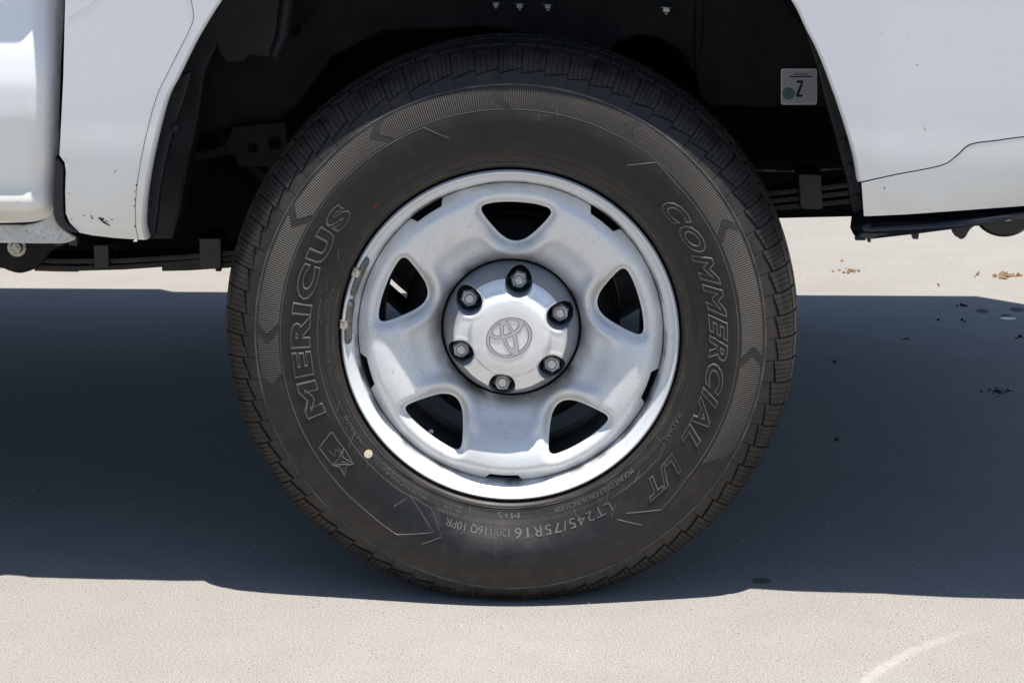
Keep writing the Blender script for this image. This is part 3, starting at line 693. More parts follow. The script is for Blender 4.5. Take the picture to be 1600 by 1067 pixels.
# ---------------------------------------------------------------- body panels
def PX(pts, Y): return [P(x, y, Y) for x, y in pts]
def bed_y(q):
    X, Z = q[:, 0], q[:, 1]
    cr = np.interp(X, [-1.2, -.60, -.47, -.36, 0, .35, .47, .75, 1.2], [-.002, -.010, -.018, -.028, -.029, -.030, -.046, -.062, -.062])
    y = cr+.088*np.clip(1.0-Z, 0, .36)+.062*np.clip(.64-Z, 0, 1)+.7*np.clip(.62-Z, 0, 1)**2+.30*np.clip(Z-1.02, 0, 1)**2
    return y
def PF(pts, yf):          # pixels onto the curved panel itself
    out = []
    for px, py in pts:
        Y = .03
        for _ in range(6): q = P(px, py, Y); Y = float(yf(np.array([q]))[0])
        out.append(P(px, py, Y))
    return out
def mkgrid(x0, x1, z0, z1, d): return [(x, z) for x in np.arange(x0, x1, d) for z in np.arange(z0, z1, d)]
archL = [(226, 375), (221, 350), (225, 297), (237, 231), (256, 157), (274, 120), (305, 58), (341, 0)]
archR = [(1241, 0), (1264, 45), (1282, 80), (1301, 128), (1321, 185), (1338, 243), (1345, 284)]
ax, ay, aR = 791, 402, 602
t0 = math.atan2(402, 341-ax); t1 = math.atan2(402, 1241-ax)
top = [(ax+aR*math.cos(t), ay-aR*math.sin(t)) for t in np.linspace(t0, t1, 40)[1:-1]]
YB = .035
def spline(p, n=8):
    p = [p[0]]+list(p)+[p[-1]]; out = []
    for a, b, c, d in zip(p[:-3], p[1:-2], p[2:-1], p[3:]):
        a, b, c, d = map(np.array, (a, b, c, d))
        for i in range(n): t = i/n; out.append(.5*(2*b+(c-a)*t+(2*a-5*b+4*c-d)*t*t+(3*b-a-3*c+d)*t**3))
    out.append(np.array(p[-1])); return out
arch = PF(spline(archL+top[::4]+archR, 6), bed_y)
bedtop = 1.27
seam = PF(spline([(1345, 284), (1400, 272), (1470, 258), (1494, 243), (1516, 225), (1560, 218.5), (1600, 213), (1900, 175)], 4), bed_y)
left = PF([(102, 0), (99, 120), (93, 243), (101, 254), (103, 268), (102, 300), (103, 334), (109, 348), (124, 363.5)], bed_y)
outl = [(left[0][0], bedtop)]+left+PF([(145, 368), (180, 372)], bed_y)+list(arch)+seam[1:]+[(seam[-1][0], bedtop)]
outl_top = (left[0][0], seam[-1][0])
outl = resample(outl, .006)
gr = mkgrid(-.66, 1.0, .48, bedtop, .0085)
mb = MB(); sheet(mb, outl, [], gr, bed_y, thick=.0022, sp=.006, clear=.5)
# folded flange along the arch
A = np.array(arch); y = bed_y(A); n = len(A)
cen = np.array(P(ax, ay, YB)); inn = A+(cen-A)/np.linalg.norm(cen-A, axis=1)[:, None]*.0035
vs = np.concatenate([np.stack([A[:, 0], y+.0005, A[:, 1]], 1), np.stack([inn[:, 0], y+.004, inn[:, 1]], 1), np.stack([inn[:, 0], y+.028, inn[:, 1]], 1)])
mb.add(vs, [(i+k*n, i+1+k*n, i+1+n+k*n, i+n+k*n) for i in range(n-1) for k in (0, 1)], 0)
# sealing line just outside the lip, with flecks of rust
def on_panel(pts, rad, mi, yf=bed_y, lift=.0006, Y=YB):
    q = np.array(PF(pts, yf)); yv = yf(q)-lift; mb.tube([(a, c, b) for (a, b), c in zip(q, yv)], rad, 6, mi)
on_panel(spline([(216, 373), (212, 350), (213, 300), (224, 231), (243, 157), (262, 115), (297, 45), (302, 20), (293, -20)], 6), .0004, 1, lift=0)
on_panel([(106, 30), (145, 5), (160, -6)], .00025, 2, lift=0)
def blot(cx, cy, w, h, mi, tilt=0, yf=bed_y, n=14, Y=YB):
    pts = []
    for i in range(n):
        t = 2*math.pi*i/n; k = random.uniform(.45, 1.1); x = w*k*math.cos(t); yv = h*k*math.sin(t); a = math.radians(tilt)
        pts.append((cx+x*math.cos(a)-yv*math.sin(a), cy+x*math.sin(a)+yv*math.cos(a)))
    q = np.array(PF(pts, yf)); yv = yf(q)-.0005; mb.add(np.stack([q[:, 0], yv, q[:, 1]], 1), [tuple(range(n))], mi, False)
for b in ((158, 342, 6, 3, 1, 15), (165, 349, 9, 1.7, 1, 28), (144, 341, 2.6, 1.6, 1, 0), (143, 338, 3, .9, 1, 0), (131, 337, 3, .7, 1, 10), (175, 343, 3, .9, 1, 0), (112, 343, 1.4, 1.2, 1, 0), (166, 346, 5, 1, 1, 0), (180, 268, 1.4, 1.4, 1, 0), (213, 289, 1.6, 2.2, 1, 0), (211, 312, 1.2, 1.8, 1, 0), (210, 322, 1.2, 1.6, 1, 0), (211, 354, 1.7, 1.6, 1, 0), (211, 299, 1, 1.6, 1, 0), (108, 302, 1.1, 1, 1, 0), (142, 347, 2, .7, 2, 0), (104, 250, 1.2, 1, 2, 0), (1382, 288, 0, 0, 1, 0), (1445, 202, .9, 4, 2, 0), (1378, 53, 1.2, 1.2, 2, 0), (1420, 58, 1.2, .8, 2, 0), (1433, 102, 3, 1, 2, 8), (276, 87, 1, 2.5, 1, 20)): blot(*b)
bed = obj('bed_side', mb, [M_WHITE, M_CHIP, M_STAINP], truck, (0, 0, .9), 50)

# lower rear quarter below the seam
seam2 = PF(spline([(1346.2, 286), (1400, 274), (1470, 260), (1495, 245), (1517, 227), (1560, 220.5), (1600, 215), (1900, 177)], 4), bed_y)
outl = resample(seam2[::-1]+PF([(1350, 338), (1420, 335), (1600, 322), (1900, 300)], bed_y), .006)
mb = MB(); sheet(mb, outl, [], mkgrid(.4, 1.1, .48, .72, .0085), lambda q: bed_y(q)+.0003, thick=.0022, sp=.006)
blot(1382, 294, 1.8, 1.6, 1); 
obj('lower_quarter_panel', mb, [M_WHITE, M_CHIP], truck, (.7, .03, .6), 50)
# dark backing seen in the seam gaps
mb = MB()
q = PX([(1352, 270), (1900, 160), (1900, 290), (1356, 330)], YB); mb.prism(q, .115, .122, 0)
obj('seam_backing', mb, M_DEEP, truck, (.9, .09, .6))
mb = MB()
q = PX([(70, -10), (125, -10), (125, 368), (76, 345)], YB); mb.prism([(q[0][0], 1.2), (q[1][0], 1.2), q[2], q[3]], .115, .13, 0)
obj('gap_seal', mb, M_DEEP, truck, (-.56, .09, .8))

# gloss black lower trim behind the wheel
mb = MB(); xs = np.linspace(1337, 1900, 50); V = []
for x in xs:
    yt = np.interp(x, [1337, 1350, 1440, 1600, 1900], [338, 333, 328, 312, 285]); yb_ = np.interp(x, [1337, 1360, 1440, 1490, 1545, 1600, 1900], [372, 377, 366, 358, 346, 336, 300])
    out_ = np.interp(x, [1337, 1342, 1430, 1500, 1600, 1900], [.030, .012, -.004, -.022, -.034, -.05])
    X, zt = P(x, yt, .04); _, zb = P(x, yb_, .04); h = zt-zb
    for fy, fz in ((.075, .02), (.046, .0), (.038, -.02), (.026, -.12), (.016, -.30), (.010, -.45), (.010, -.55), (.017, -.63), (.030, -.68), (.034, -.80), (.040, -.95), (.055, -1.0), (.10, -1.0)):
        V.append((X, fy+out_*(1 if fy < .04 else .4), zt+fz*h))
k = 13; mb.add(V, [(i*k+j, (i+1)*k+j, (i+1)*k+j+1, i*k+j+1) for i in range(len(xs)-1) for j in range(k-1)]+[tuple(range(k))], 0, True)
def clipbit(px, py, w, h, Y=.06, mi=1): q = PX([(px-w, py-h), (px+w, py-h), (px+w*.8, py+h), (px-w*.6, py+h*.9)], Y); mb.prism(q, Y, Y+.012, mi)
clipbit(1358, 376, 3, 3); clipbit(1430, 370, 6, 4)
obj('lower_trim', mb, [M_GLOSS, M_RUB], truck, (.65, .04, .5), 60)

# rubber flap in the gap between cab and bed
mb = MB()
q = PX(spline([(87, 247), (93, 249), (100, 257), (101, 266), (100, 300), (100, 335), (104, 347), (112, 355), (122, 363)], 4)+spline([(117, 365), (104, 360), (93, 351), (86, 340), (83, 325), (84, 290), (86, 247)], 4), .036)
mb.prism(q, .036, .075, 0, .0022)
obj('mud_seal_flap', mb, M_RUB, truck, (-.58, .01, .55), 50)

# black plastic arch edge in front of and behind the wheel
mb = MB()
lip = [(276, 118), (256, 158), (237, 232), (226, 290), (222, 350), (227, 368), (236, 374)]
back = [(243, 362), (247, 330), (252, 290), (262, 240), (276, 190), (290, 150), (300, 112)]
mb.prism(PX(spline(lip, 4)+spline(back, 4), .07), .068, .085, 0, .003)
def studs(mb, L_):
    for px, py in L_:
        x, z = P(px, py, .064); mb.revolve([(.0062, .0685), (.0055, .0655), (.0030, .0640), (.0001, .0638)], 16, 0, (x, 0, z))
studs(mb, ((268, 147), (243, 228), (237, 268), (231, 308), (230, 325), (272, 200)))
obj('arch_edge_seal', mb, M_LINER, truck, (-.45, .07, .6), 40); mb = MB()
lip2 = [(1262, 40), (1282, 82), (1301, 130), (1321, 187), (1338, 245), (1345, 285), (1351, 335), (1353, 376)]
back2 = [(1337, 376), (1337, 345), (1330, 320), (1324, 285), (1312, 240), (1303, 205), (1290, 160), (1280, 120), (1268, 80), (1255, 42)]
mb.prism(PX(spline(lip2, 4)+spline(back2, 4), .07), .068, .085, 0, .003)
studs(mb, ((1284, 103), (1319, 223), (1330, 262), (1340, 310)))
obj('arch_edge_seal', mb, M_LINER, truck, (.45, .07, .6), 40)

# wheel house liner and the dark well
mb = MB(); cx_, cz_ = P(790, 405, .1)
R0 = .503
for i, (ys, rs) in enumerate((((.082, .25), (R0, R0+.004)), )):
    pass
pr = [(R0+.012, .080), (R0+.014, .14), (R0+.006, .20), (R0-.004, .27), (R0-.01, .36), (R0-.01, .50)]
mb.revolve(pr, 90, 0, (cx_, 0, cz_), a0=math.radians(5), a1=math.radians(173))
# inner fender pressing in front of the wheel
mb.prism(PX([(285, -60), (455, -60), (441, 60), (430, 85), (420, 92), (390, 88), (382, 97), (352, 100), (338, 78), (322, 110), (310, 190), (296, 250), (283, 330), (270, 375), (230, 375), (235, 200)], .20), .20, .26, 0, .006)
mb.tube([(*P(452, -40, .19)[:1], .20, P(452, -40, .19)[1]), (P(440, 60, .19)[0], .20, P(440, 60, .19)[1]), (P(428, 88, .19)[0], .205, P(428, 88, .19)[1])], .010, 10, 0)
obj('wheel_arch_liner', mb, M_LINER, truck, (0, .2, .9), 40)

# chassis frame rail with brackets, bolts and label
mb = MB(); YF = .34
def circ(px, py, r, Y, n=20): x, z = P(px, py, Y); return [(x+r*math.cos(t), z+r*math.sin(t)) for t in np.linspace(0, 2*math.pi, n, endpoint=False)]
rail = [(250, -90), (1400, -90), (1400, 168), (1250, 168), (1105, 167), (1092, 150), (1086, 120), (1066, 84), (1030, 62), (1000, 56), (965, 66), (945, 90), (880, 64), (760, 44), (600, 50), (520, 90), (470, 160), (440, 190), (330, 205), (250, 215)]
mb.prism(PX(rail, YF), YF, YF+.08, 0, .004)
mb.prism(PX([(362, 198), (446, 190), (452, 252), (440, 262), (372, 260), (366, 240), (330, 248), (300, 252), (300, 240), (352, 226)], YF-.02), YF-.02, YF-.008, 0, .002)
for px, py, r in ((395, 231, .0075), (429, 224, .0095), (463, 50, .005)):
    c = circ(px, py, r, YF-.021); mb.prism(c, YF-.0205 if px != 463 else YF-.001, YF-.019, 1)
mb.prism(PX([(1088, -60), (1102, -60), (1098, 60), (1090, 120), (1084, 90)], YF-.01), YF-.006, YF, 0, .002)
obj('chassis_rail', mb, [M_FRAME, M_DEEP], truck, (0, YF, .8), 40)
mb = MB(); mb.prism(PX([(880, 92), (1110, 60), (1110, 200), (880, 200)], .46), .46, .50, 0); 
mb.revolve([(.035, .36), (.038, .37), (.038, .44)], 24, 0, (P(1010, 125, .36)[0], 0, P(1010, 125, .36)[1]))
# dark inner side of the well, gearbox tunnel, floor
mb.prism(PX([(-400, -200), (1900, -200), (1900, 300), (1345, 338), (1215, 341), (1100, 384), (420, 384), (380, 396), (216, 394), (214, 373), (203, 373), (198, 396), (-400, 396)], .52), .52, .56, 0)
mb.box((-3.0, .06, .62), (-.62, 1.84, .70)); mb.box((-.60, .045, 1.02), (1.0, 1.80, 1.06)); mb.box((-.62, .10, .60), (-.52, 1.80, 1.02))
mb.box((.86, .10, .60), (.98, 1.80, 1.02)); mb.box((-.62, 1.70, .55), (1.0, 1.80, 1.02))
def cable(pts, Y, rad): mb.tube([(P(x, y, Y)[0], Y, P(x, y, Y)[1]) for x, y in spline(pts, 6)], rad, 8, 0)
obj('bed_floor', mb, M_DEEP, truck, (0, .9, .7))
def hexbolt(px, py, Y, r, mat_=M_BOLT, name='bolt', down=True, washer=True):
    b = MB(); x, z = P(px, py, Y)
    vs = []; n = 24
    for zz, rr, k in ((r*.2, r, 1), (-r*.75, r, 1), (-r*.95, r*.8, 0)):
        for i in range(n): t = 2*math.pi*i/n; q = rr*(1/math.cos((t % (math.pi/3))-math.pi/6) if k else 1); vs.append((x+q*math.cos(t), Y+q*math.sin(t), z+zz))
    b.add(vs, [(k*n+i, k*n+(i+1) % n, (k+1)*n+(i+1) % n, (k+1)*n+i) for k in range(2) for i in range(n)]+[tuple(range(2*n, 3*n))], 0, False)
    if washer: b.revolve([(.0001, z+r*.25), (r*1.75, z+r*.25), (r*1.8, z+r*.05), (r*1.0, z-.0005)], 24, 0, (x, Y, 0), axis='Z')
    b.revolve([(r*.52, z-r*.9), (r*.5, z-r*1.35), (.0001, z-r*1.4)], 16, 0, (x, Y, 0), axis='Z')
    return obj(name, b, mat_, truck, (x, Y, z))
for px, py, r in ((775, 5, .0055), (812, 7, .0060), (856, 8, .0060), (1041, 12, .0072)): hexbolt(px, py, YF-.014, r)
# label on the rail
LY = YF-.0035
def LP(u, v):      # crop pixel (13.34 per photo pixel)
    return P(1210+u/13.34, 95+v/13.34, LY)
mb = MB()
def rr_(x0, y0, x1, y1, r, n=6):
    o = []
    for cx2, cy2, a in ((x1-r, y0+r, -90), (x1-r, y1-r, 0), (x0+r, y1-r, 90), (x0+r, y0+r, 180)):
        for i in range(n+1): t = math.radians(a+90*i/n); o.append((cx2+r*math.cos(t), cy2+r*math.sin(t)))
    return o
mb.prism([LP(*p) for p in rr_(138, 172, 885, 918, 48)], LY-.0006, LY+.004, 3)
mb.prism([LP(*p) for p in rr_(158, 190, 868, 900, 40)], LY-.0009, LY, 0)
def flat(pts, mi, lift=.0012): mb.add([(LP(*p)[0], LY-lift, LP(*p)[1]) for p in pts], [tuple(range(len(pts)))], mi, False)
flat([(320, 322), (786, 320), (786, 346), (320, 348)], 1)
x = 412
while x < 700:
    w_ = random.choice((6, 9, 13)); flat([(x, 258), (x+w_, 258), (x+w_, 304), (x, 304)], 1); x += w_+random.choice((7, 9, 14))
flat([(466, 410), (600, 410), (600, 470), (512, 708), (586, 708), (586, 758), (455, 758), (455, 700), (548, 464), (466, 464)], 1)
mb.prism([LP(296+132*math.cos(t), 685+128*math.sin(t)) for t in np.linspace(0, 2*math.pi, 40, endpoint=False)], LY-.0012, LY, 2)
xs_, zs_ = LP(511, 545)
obj('inspection_label', mb, [M_STICK, M_INK, M_GREEN, M_EMB], truck, (xs_, LY, zs_))

# ---------------------------------------------------------------- rocker and cab
mb = MB()
q = PX(spline([(-900, 352), (-300, 352), (0, 351), (40, 351), (68, 344), (80, 330), (84, 318)], 4)+spline([(84, 330), (90, 348), (104, 361), (119, 370)], 4)+[(118, 374), (108, 378), (98, 380), (60, 380), (0, 379), (-900, 379)], .078)
mb.prism(q, .074, .082, 0, .002)
mb.prism(PX([(85, 378), (97, 378), (97, 383), (85, 383)], .08), .078, .09, 1); mb.prism(PX([(108, 372), (121, 371), (121, 384), (108, 383)], .08), .078, .10, 1)
x0, z0 = P(41, 364, .074); mb.revolve([(.0024, .0738), (.0020, .0720), (.0009, .0718), (.0001, .0718)], 12, 0, (x0, 0, z0))
obj('rocker_flange', mb, [M_ROCK, M_RUB], truck, (-.62, .03, .49), 40)
cz = np.array([(.495, .075), (.505, .058), (.515, .040), (.526, .030), (.535, .029), (.545, .035), (.560, .036), (.60, .027), (.645, .020), (.69, .018), (.73, .0225), (.77, .031), (.80, .037), (.83, .032), (.86, .020), (.90, .007), (.95, .001), (1.02, .002), (1.10, .020)])
zz = np.linspace(.5, 1.1, 200); yz = np.interp(zz, cz[:, 0], cz[:, 1])
for _ in range(10): yz[1:-1] = .25*yz[:-2]+.5*yz[1:-1]+.25*yz[2:]
cabR = PX([(95, -400), (94, 0), (92, 100), (87, 240), (84, 300), (82, 322)], .045)
def cab_y(q):
    e = np.interp(q[:, 1], [p[1] for p in cabR[::-1]], [p[0] for p in cabR[::-1]])-q[:, 0]; e = np.clip(e, 0, .034)
    return np.interp(q[:, 1], zz, yz)+.030*(1-np.sqrt(np.clip(1-(1-e/.034)**2, 0, 1)))+.010*sm(-e, -.06, -.02)
outl = resample([(cabR[0][0], 1.1)]+spline(cabR[1:]+PX([(78, 337), (66, 347), (45, 351), (0, 352.5)], .055), 5)+PX([(-60, 352)], .055)+[(-2.6, P(-60, 352, .055)[1]), (-2.6, 1.1)], .006)
g1 = mkgrid(-.95, -.57, .49, 1.1, .005)+mkgrid(-2.6, -.95, .49, 1.1, .02)
mb = MB(); sheet(mb, outl, [], g1, cab_y, thick=.004, sp=.004)
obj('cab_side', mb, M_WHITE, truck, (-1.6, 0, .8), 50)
mb = MB()
prof_ = [(-2.6, 1.1), (-2.6, 1.12), (-2.1, 1.62), (-1.9, 1.68), (-1.0, 1.68), (-.78, 1.62), (-.66, 1.10)]
mb.prism(prof_, .06, 1.79, 0, .05)
mb.prism([(-2.35, 1.14), (-2.02, 1.55), (-1.55, 1.58), (-1.55, 1.14)], .052, .06, 1); mb.prism([(-1.48, 1.14), (-1.48, 1.58), (-1.0, 1.56), (-.84, 1.14)], .052, .06, 1)
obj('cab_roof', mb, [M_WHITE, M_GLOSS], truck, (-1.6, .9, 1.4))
mb = MB(); mb.prism([(-4.0, .55), (-2.6, .55), (-2.6, 1.10), (-3.9, 1.0)], .05, 1.80, 0, .04); mb.box((-2.6, .06, .64), (-.63, .10, 1.1))
obj('front_body', mb, M_WHITE, truck, (-3.3, .9, .8))
# far side, tailgate, rails
mb = MB(); xr = np.linspace(outl_top[0], outl_top[1], 40); yr = bed_y(np.stack([xr, np.full(40, bedtop)], 1))
mb.add([(x, y, bedtop) for x, y in zip(xr, yr)]+[(x, y+.008, bedtop+.006) for x, y in zip(xr, yr)]+[(x, .13, bedtop+.006) for x in xr]+[(x, .13, bedtop-.06) for x in xr], [(i+k*40, i+1+k*40, i+41+k*40, i+40+k*40) for i in range(39) for k in range(3)], 0, False)
mb.box((-2.6, .022, 1.085), (-.60, .12, 1.115))
mb.prism([(-.6, .50), (-.44, .50), (-.40, .78), (-.2, .95), (.2, .95), (.40, .78), (.50, .50), (1.05, .52), (1.05, bedtop), (-.6, bedtop)], 1.80, 1.825, 0)
mb.prism([(-2.6, .50), (-.62, .50), (-.62, 1.1), (-2.6, 1.1)], 1.80, 1.87, 0)
mb.box((1.0, .04, .60), (1.05, 1.80, bedtop)); mb.box((-.60, .02, .88), (-.57, 1.80, bedtop)); mb.box((-.60, .03, bedtop-.02), (1.0, .10, bedtop+.003))
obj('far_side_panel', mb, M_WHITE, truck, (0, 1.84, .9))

# ---------------------------------------------------------------- springs, axle, spare, tank
def leaf(mbx, pts, Y, th, wd, mi=0):
    q = [P(x, y, Y) for x, y in pts]; vs = []
    for x, z in q: vs += [(x, Y-wd/2, z+th/2), (x, Y-wd/2-.0008, z), (x, Y-wd/2, z-th/2), (x, Y+wd/2, z-th/2), (x, Y+wd/2, z+th/2)]
    mbx.add(vs, [(i*5+j, (i+1)*5+j, (i+1)*5+(j+1) % 5, i*5+(j+1) % 5) for i in range(len(q)-1) for j in range(5)]+[(0, 1, 2, 3, 4), tuple((len(q)-1)*5+j for j in (4, 3, 2, 1, 0))], mi, False)
mb = MB(); YS = .30
leaf(mb, [(10, 398), (100, 402), (200, 401), (300, 395), (420, 384), (520, 372)], YS, .0068, .06)
leaf(mb, [(66, 411), (130, 413), (200, 411), (300, 404), (420, 393), (520, 381)], YS, .0068, .06, 0)
leaf(mb, [(258, 413), (300, 412), (360, 408), (420, 401), (520, 390)], YS, .0075, .06)
leaf(mb, [(60, 414.5), (90, 415.5), (128, 416)], YS, .0045, .058, 1)
def clamp(mb, x0, y0, x1, y1): mb.prism(PX([(x0, y0), (x1, y0), (x1+1, y1-3), (x1-3, y1), (x0+6, y1), (x0+2, y1-4)], YS-.035), YS-.038, YS+.038, 2, .002)
def lump(mb, px, py): x0, z0 = P(px, py, YS-.03); mb.revolve([(.0001, z0-.006), (.004, z0-.006), (.0055, z0), (.004, z0+.006)], 12, 0, (x0, YS-.02, 0), axis='Z')
clamp(mb, 146, 382, 170, 419); clamp(mb, 311, 372, 346, 420)
for q in ((84, 419), (142, 416), (176, 416), (340, 419)): lump(mb, *q)
mb.prism(PX([(366, 380), (520, 360), (560, 360), (560, 410), (520, 420)], YS), YS-.03, YS+.03, 2, .003)
obj('leaf_spring', mb, [M_SPRING, M_RUST, M_RUB], truck, (-.4, YS, .45), 40); mb = MB()
leaf(mb, [(1080, 300), (1200, 297), (1270, 290), (1345, 281), (1500, 262)], YS, .0068, .06)
leaf(mb, [(1080, 312), (1200, 309), (1270, 302), (1345, 293), (1400, 286)], YS, .0068, .06)
leaf(mb, [(1080, 323), (1200, 320), (1270, 314), (1330, 308), (1350, 304)], YS, .0068, .06)
clamp(mb, 1247, 272, 1284, 327); lump(mb, 1272, 318)
obj('leaf_spring', mb, [M_SPRING, M_RUST, M_RUB], truck, (.4, YS, .5), 40)
mb = MB(); YH = .24
mb.prism(PX(spline([(-60, 372), (110, 372), (84, 392), (74, 400), (62, 416), (44, 425), (28, 428), (12, 424), (-2, 420), (-60, 420)], 3), YH), YH, YH+.09, 0, .006)
x0, z0 = P(26, 387, YH-.004)
mb.revolve([(.0135, YH-.0005), (.0130, YH-.0035), (.0088, YH-.0040)], 30, 1, (x0, 0, z0))
mb.revolve([(.0088, YH-.0030), (.0086, YH-.0090), (.0078, YH-.0105), (.0001, YH-.0108)], 6, 2, (x0, 0, z0))
obj('spring_hanger', mb, [M_FRAME, M_BOLT, M_CLIP], truck, (x0, YH, z0), 30)
mb = MB()
x0, z0 = P(1571, 318, YH); mb.revolve([(.0001, YH-.004), (.043, YH-.003), (.0475, YH+.004), (.0480, YH+.06)], 48, 0, (x0, 0, z0))
mb.prism(PX(spline([(1484, 345), (1490, 366), (1496, 371), (1502, 374.5), (1509, 371), (1515, 361), (1523, 354), (1535, 352), (1545, 335), (1484, 335)], 3), YH-.01), YH-.01, YH+.01, 0, .003)
x1, z1 = P(1574, 331, YH-.006); mb.revolve([(.0075, YH-.006), (.0095, YH-.009), (.0125, YH-.009), (.0130, YH-.003)], 30, 1, (x1, 0, z1))
obj('spring_shackle', mb, [M_RUB, M_GOLD], truck, (x0, YH, z0), 40)
# brake lines and wiring clipped along the rail
mb = MB(); cable([(1085, 262), (1140, 264), (1190, 266), (1245, 267), (1330, 262)], .47, .0022)

obj('brake_line', mb, M_CABLE, truck, (0, .4, .6), 40)
# drum, backing plate, axle, shock absorber
mb = MB(); mb.revolve([(.02, .080), (.075, .084), (.110, .088), (.128, .100), (.140, .106), (.143, .112), (.143, .118), (.138, .120), (.138, .150), (.146, .152), (.146, .170), (.04, .175)], 96, 0, tuple(WC))
mb.map(lambda a: a); obj('brake_drum', mb, M_FRAME, truck, (0, .12, HC), 40)
mb = MB(); mb.tube([(0, .16, HC), (0, .30, HC), (0, .75, HC), (0, .84, HC), (0, .93, HC), (0, 1.02, HC), (0, 1.1, HC), (0, 1.7, HC)], [.045, .042, .042, .09, .13, .09, .042, .042], 24, 0)
mb.tube([(0, .93, HC), (-.6, .93, HC+.05), (-2.4, .93, HC+.12)], .038, 16, 0)
q0 = P(560, 416, .40); q1 = P(700, 540, .40); mb.tube([(q0[0]-.20, .40, q0[1]+.2), (q0[0], .40, q0[1]), (q1[0], .40, q1[1])], .0115, 16, 0)
obj('rear_axle', mb, M_FRAME, truck, (0, .93, HC), 40)
mb = MB(); xs0, zs0 = P(1130, 300, .95); rs = .355
prs = [(.20, .245), (.22, .235), (.30, .225), (.335, .215), (.352, .195), (.358, .165), (.360, .12), (.358, .06), (.350, .03), (.33, .01), (.22, 0)]
zb_ = P(1270, 352, .66)[1]
mb.revolve([(r*1.06, zb_+y) for r, y in prs], 120, 0, (xs0, 1.02, 0), axis='Z')
for i in range(120):
    t = 2*math.pi*i/120; c, s = math.cos(t), math.sin(t)
    if s < .3: 
        vs = []
        for rr2, zz2 in ((.372, .035), (.378, .045), (.386, .07), (.386, .10)):
            for dt in (-.018, .012): vs.append((xs0+rr2*math.cos(t+dt+zz2*.3), 1.02+rr2*math.sin(t+dt+zz2*.3), zb_+zz2))
        mb.add(vs, [(0, 1, 3, 2), (2, 3, 5, 4), (4, 5, 7, 6)], 0, False)
obj('spare_tyre', mb, M_FRAME, truck, (xs0, 1.02, zb_), 40)
mb = MB(); YT = .62
mb.prism(PX([(-900, 330), (203, 330), (199, 372), (192, 397), (0, 399), (-900, 399)], YT), YT, YT+.45, 0, .01)
mb.prism(PX([(214, 330), (420, 330), (420, 392), (240, 394), (219, 384)], YT), YT, YT+.4, 0, .01)
a, b = P(150, 391, YT), P(430, 387, YT); mb.tube([(a[0], YT+.02, a[1]), (b[0], YT+.02, b[1])], .0085, 12, 0)
obj('fuel_tank', mb, M_DEEP, truck, (-.8, .8, .5))

# ---------------------------------------------------------------- crumbs and litter on the concrete
def crumbs(name, spots, m, label, cat, group=None):
    mbx = MB(); cx2, cy2 = G(*spots[0][:2])
    for px, py, w_, h_ in spots:
        x, y = G(px, py); n = 9; vs = [(x, y, h_*1.0)]
        for k, (f, zf) in enumerate(((.55, .85), (1.0, .35), (1.1, 0.0005/h_))):
            for i in range(n):
                t = 2*math.pi*i/n+k; q = f*w_*random.uniform(.7, 1.15); vs.append((x+q*math.cos(t), y+.8*q*math.sin(t), h_*zf*random.uniform(.7, 1.1) if k < 2 else .0004))
        fs = [(0, 1+i, 1+(i+1) % n) for i in range(n)]+[(1+k*n+i, 1+(k+1)*n+i, 1+(k+1)*n+(i+1) % n, 1+k*n+(i+1) % n) for k in range(2) for i in range(n)]
        mbx.add(vs, fs, 0, False)
    o = obj(name, mbx, m, None, (cx2, cy2, 0)); tag(o, label, cat, group); return o
def heap(px, py, w_, n, sz, hmax=.008):
    return [(px, py, sz*1.3, hmax)]+[(px+random.gauss(0, w_), py+random.gauss(0, w_*.16), sz*random.uniform(.3, 1), hmax*random.uniform(.2, .8)) for _ in range(n)]
crumbs('soil_crumbs', heap(1330, 425, 13, 16, .0042), M_SOIL, 'small brown soil crumbs on the sunlit concrete behind the tyre, left heap of two', 'soil crumbs')
crumbs('soil_crumbs', heap(1572, 433, 12, 20, .0060, .012), M_SOIL, 'brown soil crumbs on the sunlit concrete at the right edge of the photo', 'soil crumbs')
crumbs('soil_clod', [(1527, 430, .004, .006), (1529, 427, .003, .004), (1523, 433, .002, .003)], M_SOIL, 'tiny brown clod between the two soil heaps, near the right one', 'soil clod')
crumbs('soil_clod', [(1316, 408, .003, .004), (1314, 409, .002, .003)], M_SOIL, 'tiny dark clod just above the left heap of soil crumbs', 'soil clod')
crumbs('soil_clod', [(1466, 445, .0028, .004), (1467, 447, .0025, .003)], M_SOIL, 'dark speck of soil on lit concrete beside the rear shadow edge', 'soil clod')
crumbs('dead_leaf', heap(1560, 612, 14, 26, .0034, .004), M_DARKSOIL, 'crumbled dark leaf litter lying in the shadow near the right edge', 'leaf litter')
crumbs('dead_leaf', heap(1504, 478, 6, 7, .0036, .005), M_DARKSOIL, 'dark crumpled leaf in the shadow just below its rear edge', 'leaf')
crumbs('pebble', [(1466, 501, .0034, .005)], M_DARKSOIL, 'dark pebble in the shadow, left of its nearest neighbour by the crumpled leaf', 'pebble')
crumbs('pebble', [(1503, 501, .0034, .005), (1508, 503, .003, .003)], M_DARKSOIL, 'dark pebble in the shadow straight below the crumpled leaf', 'pebble')
crumbs('pebble', [(1594, 527, .005, .006), (1588, 529, .003, .003)], M_DARKSOIL, 'dark pebble in the shadow at the extreme right edge below the white scrap', 'pebble')
crumbs('pebble', [(1304, 566, .0036, .005)], M_DARKSOIL, 'dark pebble in the shadow nearest the upper right of the tyre', 'pebble')
crumbs('pebble', [(1307, 688, .0036, .005)], M_DARKSOIL, 'dark pebble in the shadow level with the lower half of the tyre', 'pebble')
crumbs('pebble', [(1416, 530, .0036, .003), (1410, 531, .002, .002), (1420, 530, .002, .002)], M_DARKSOIL, 'flat dark flake in the shadow between the tyre and the pebble pair', 'pebble')
gm = MB()
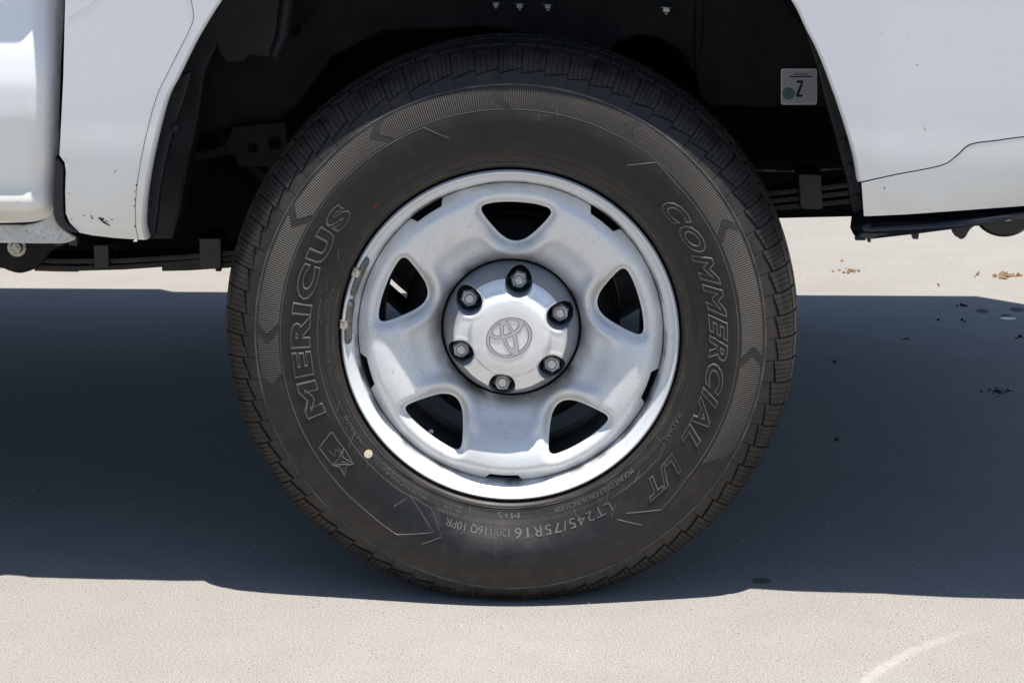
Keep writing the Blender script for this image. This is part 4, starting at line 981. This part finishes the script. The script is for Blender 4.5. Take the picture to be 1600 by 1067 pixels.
for _ in range(1000):
    px, py = random.uniform(-60, 1660), 400+690*random.random()**.8
    x, y = G(px, py); q = random.choice((.0005, .0006, .0008, .0009, .0012)); a = random.uniform(0, 3)
    pts = [(x+q*math.cos(a+t)*random.uniform(.7, 1.2), y+q*math.sin(a+t)*random.uniform(.7, 1.2), z) for z in (.0002, q*1.0) for t in (0, 1.57, 3.14, 4.71)]
    gm.add(pts, [(4, 5, 6, 7), (0, 1, 5, 4), (1, 2, 6, 5), (2, 3, 7, 6), (3, 0, 4, 7)], 0, False)
tag(obj('grit', gm, M_GRIT, None, (0, 0, 0)), 'pale grains of grit scattered over the concrete', 'grit', kind='stuff')
mbx = MB(); pts = [(1562, 498.5), (1570, 497.6), (1586, 498), (1587, 499.6), (1576, 500.4), (1566, 500.2)]
g_ = [G(*p) for p in pts]; hz = (.001, .0015, .001, .0005, .0004, .0006); n = len(g_)
mbx.add([(x, y, z+.0015) for (x, y), z in zip(g_, hz)]+[(x, y, z) for (x, y), z in zip(g_, hz)], [tuple(range(n)), tuple(range(n, 2*n))[::-1]]+[(i, (i+1) % n, (i+1) % n+n, i+n) for i in range(n)], 0, False)
tag(obj('paper_scrap', mbx, M_PAPER, None, (*g_[0], 0)), 'small white scrap of paper in the shadow at the right', 'paper scrap')
def stain(px, py, w_, h_, name, label, n=26):
    mbx = MB(); x, y = G(px, py); q = []
    x1, _ = G(px+w_, py); _, y1 = G(px, py-h_)
    for i in range(n): t = 2*math.pi*i/n; k = random.uniform(.9, 1.05); q.append((x+(x1-x)*k*math.cos(t), y+(y1-y)*k*math.sin(t), .0008))
    mbx.add(q, [tuple(range(n))], 0, False); tag(obj(name, mbx, M_STAIN, None, (x, y, 0)), label, kind='structure')
stain(1190, 907, 15, 4.5, 'oil_spot', 'dark oval spot on the shaded concrete')
for px, py, w_, h_ in ((1535, 486, 10, 3), (1590, 484, 12, 3), (1572, 493, 8, 1.5)): stain(px, py, w_, h_, 'damp_spot', 'faint dark patch on the shaded concrete')

# far rear wheel: the same meshes turned round
fw = wheel.copy(); COL.objects.link(fw); fw.rotation_euler = (0, 0, math.pi); fw.location = Vector((0, 1.85, HC))-truck.location
for ch in list(wheel.children):
    if ch.name.startswith(('rim', 'tyre')):
        c = ch.copy(); COL.objects.link(c); c.parent = fw
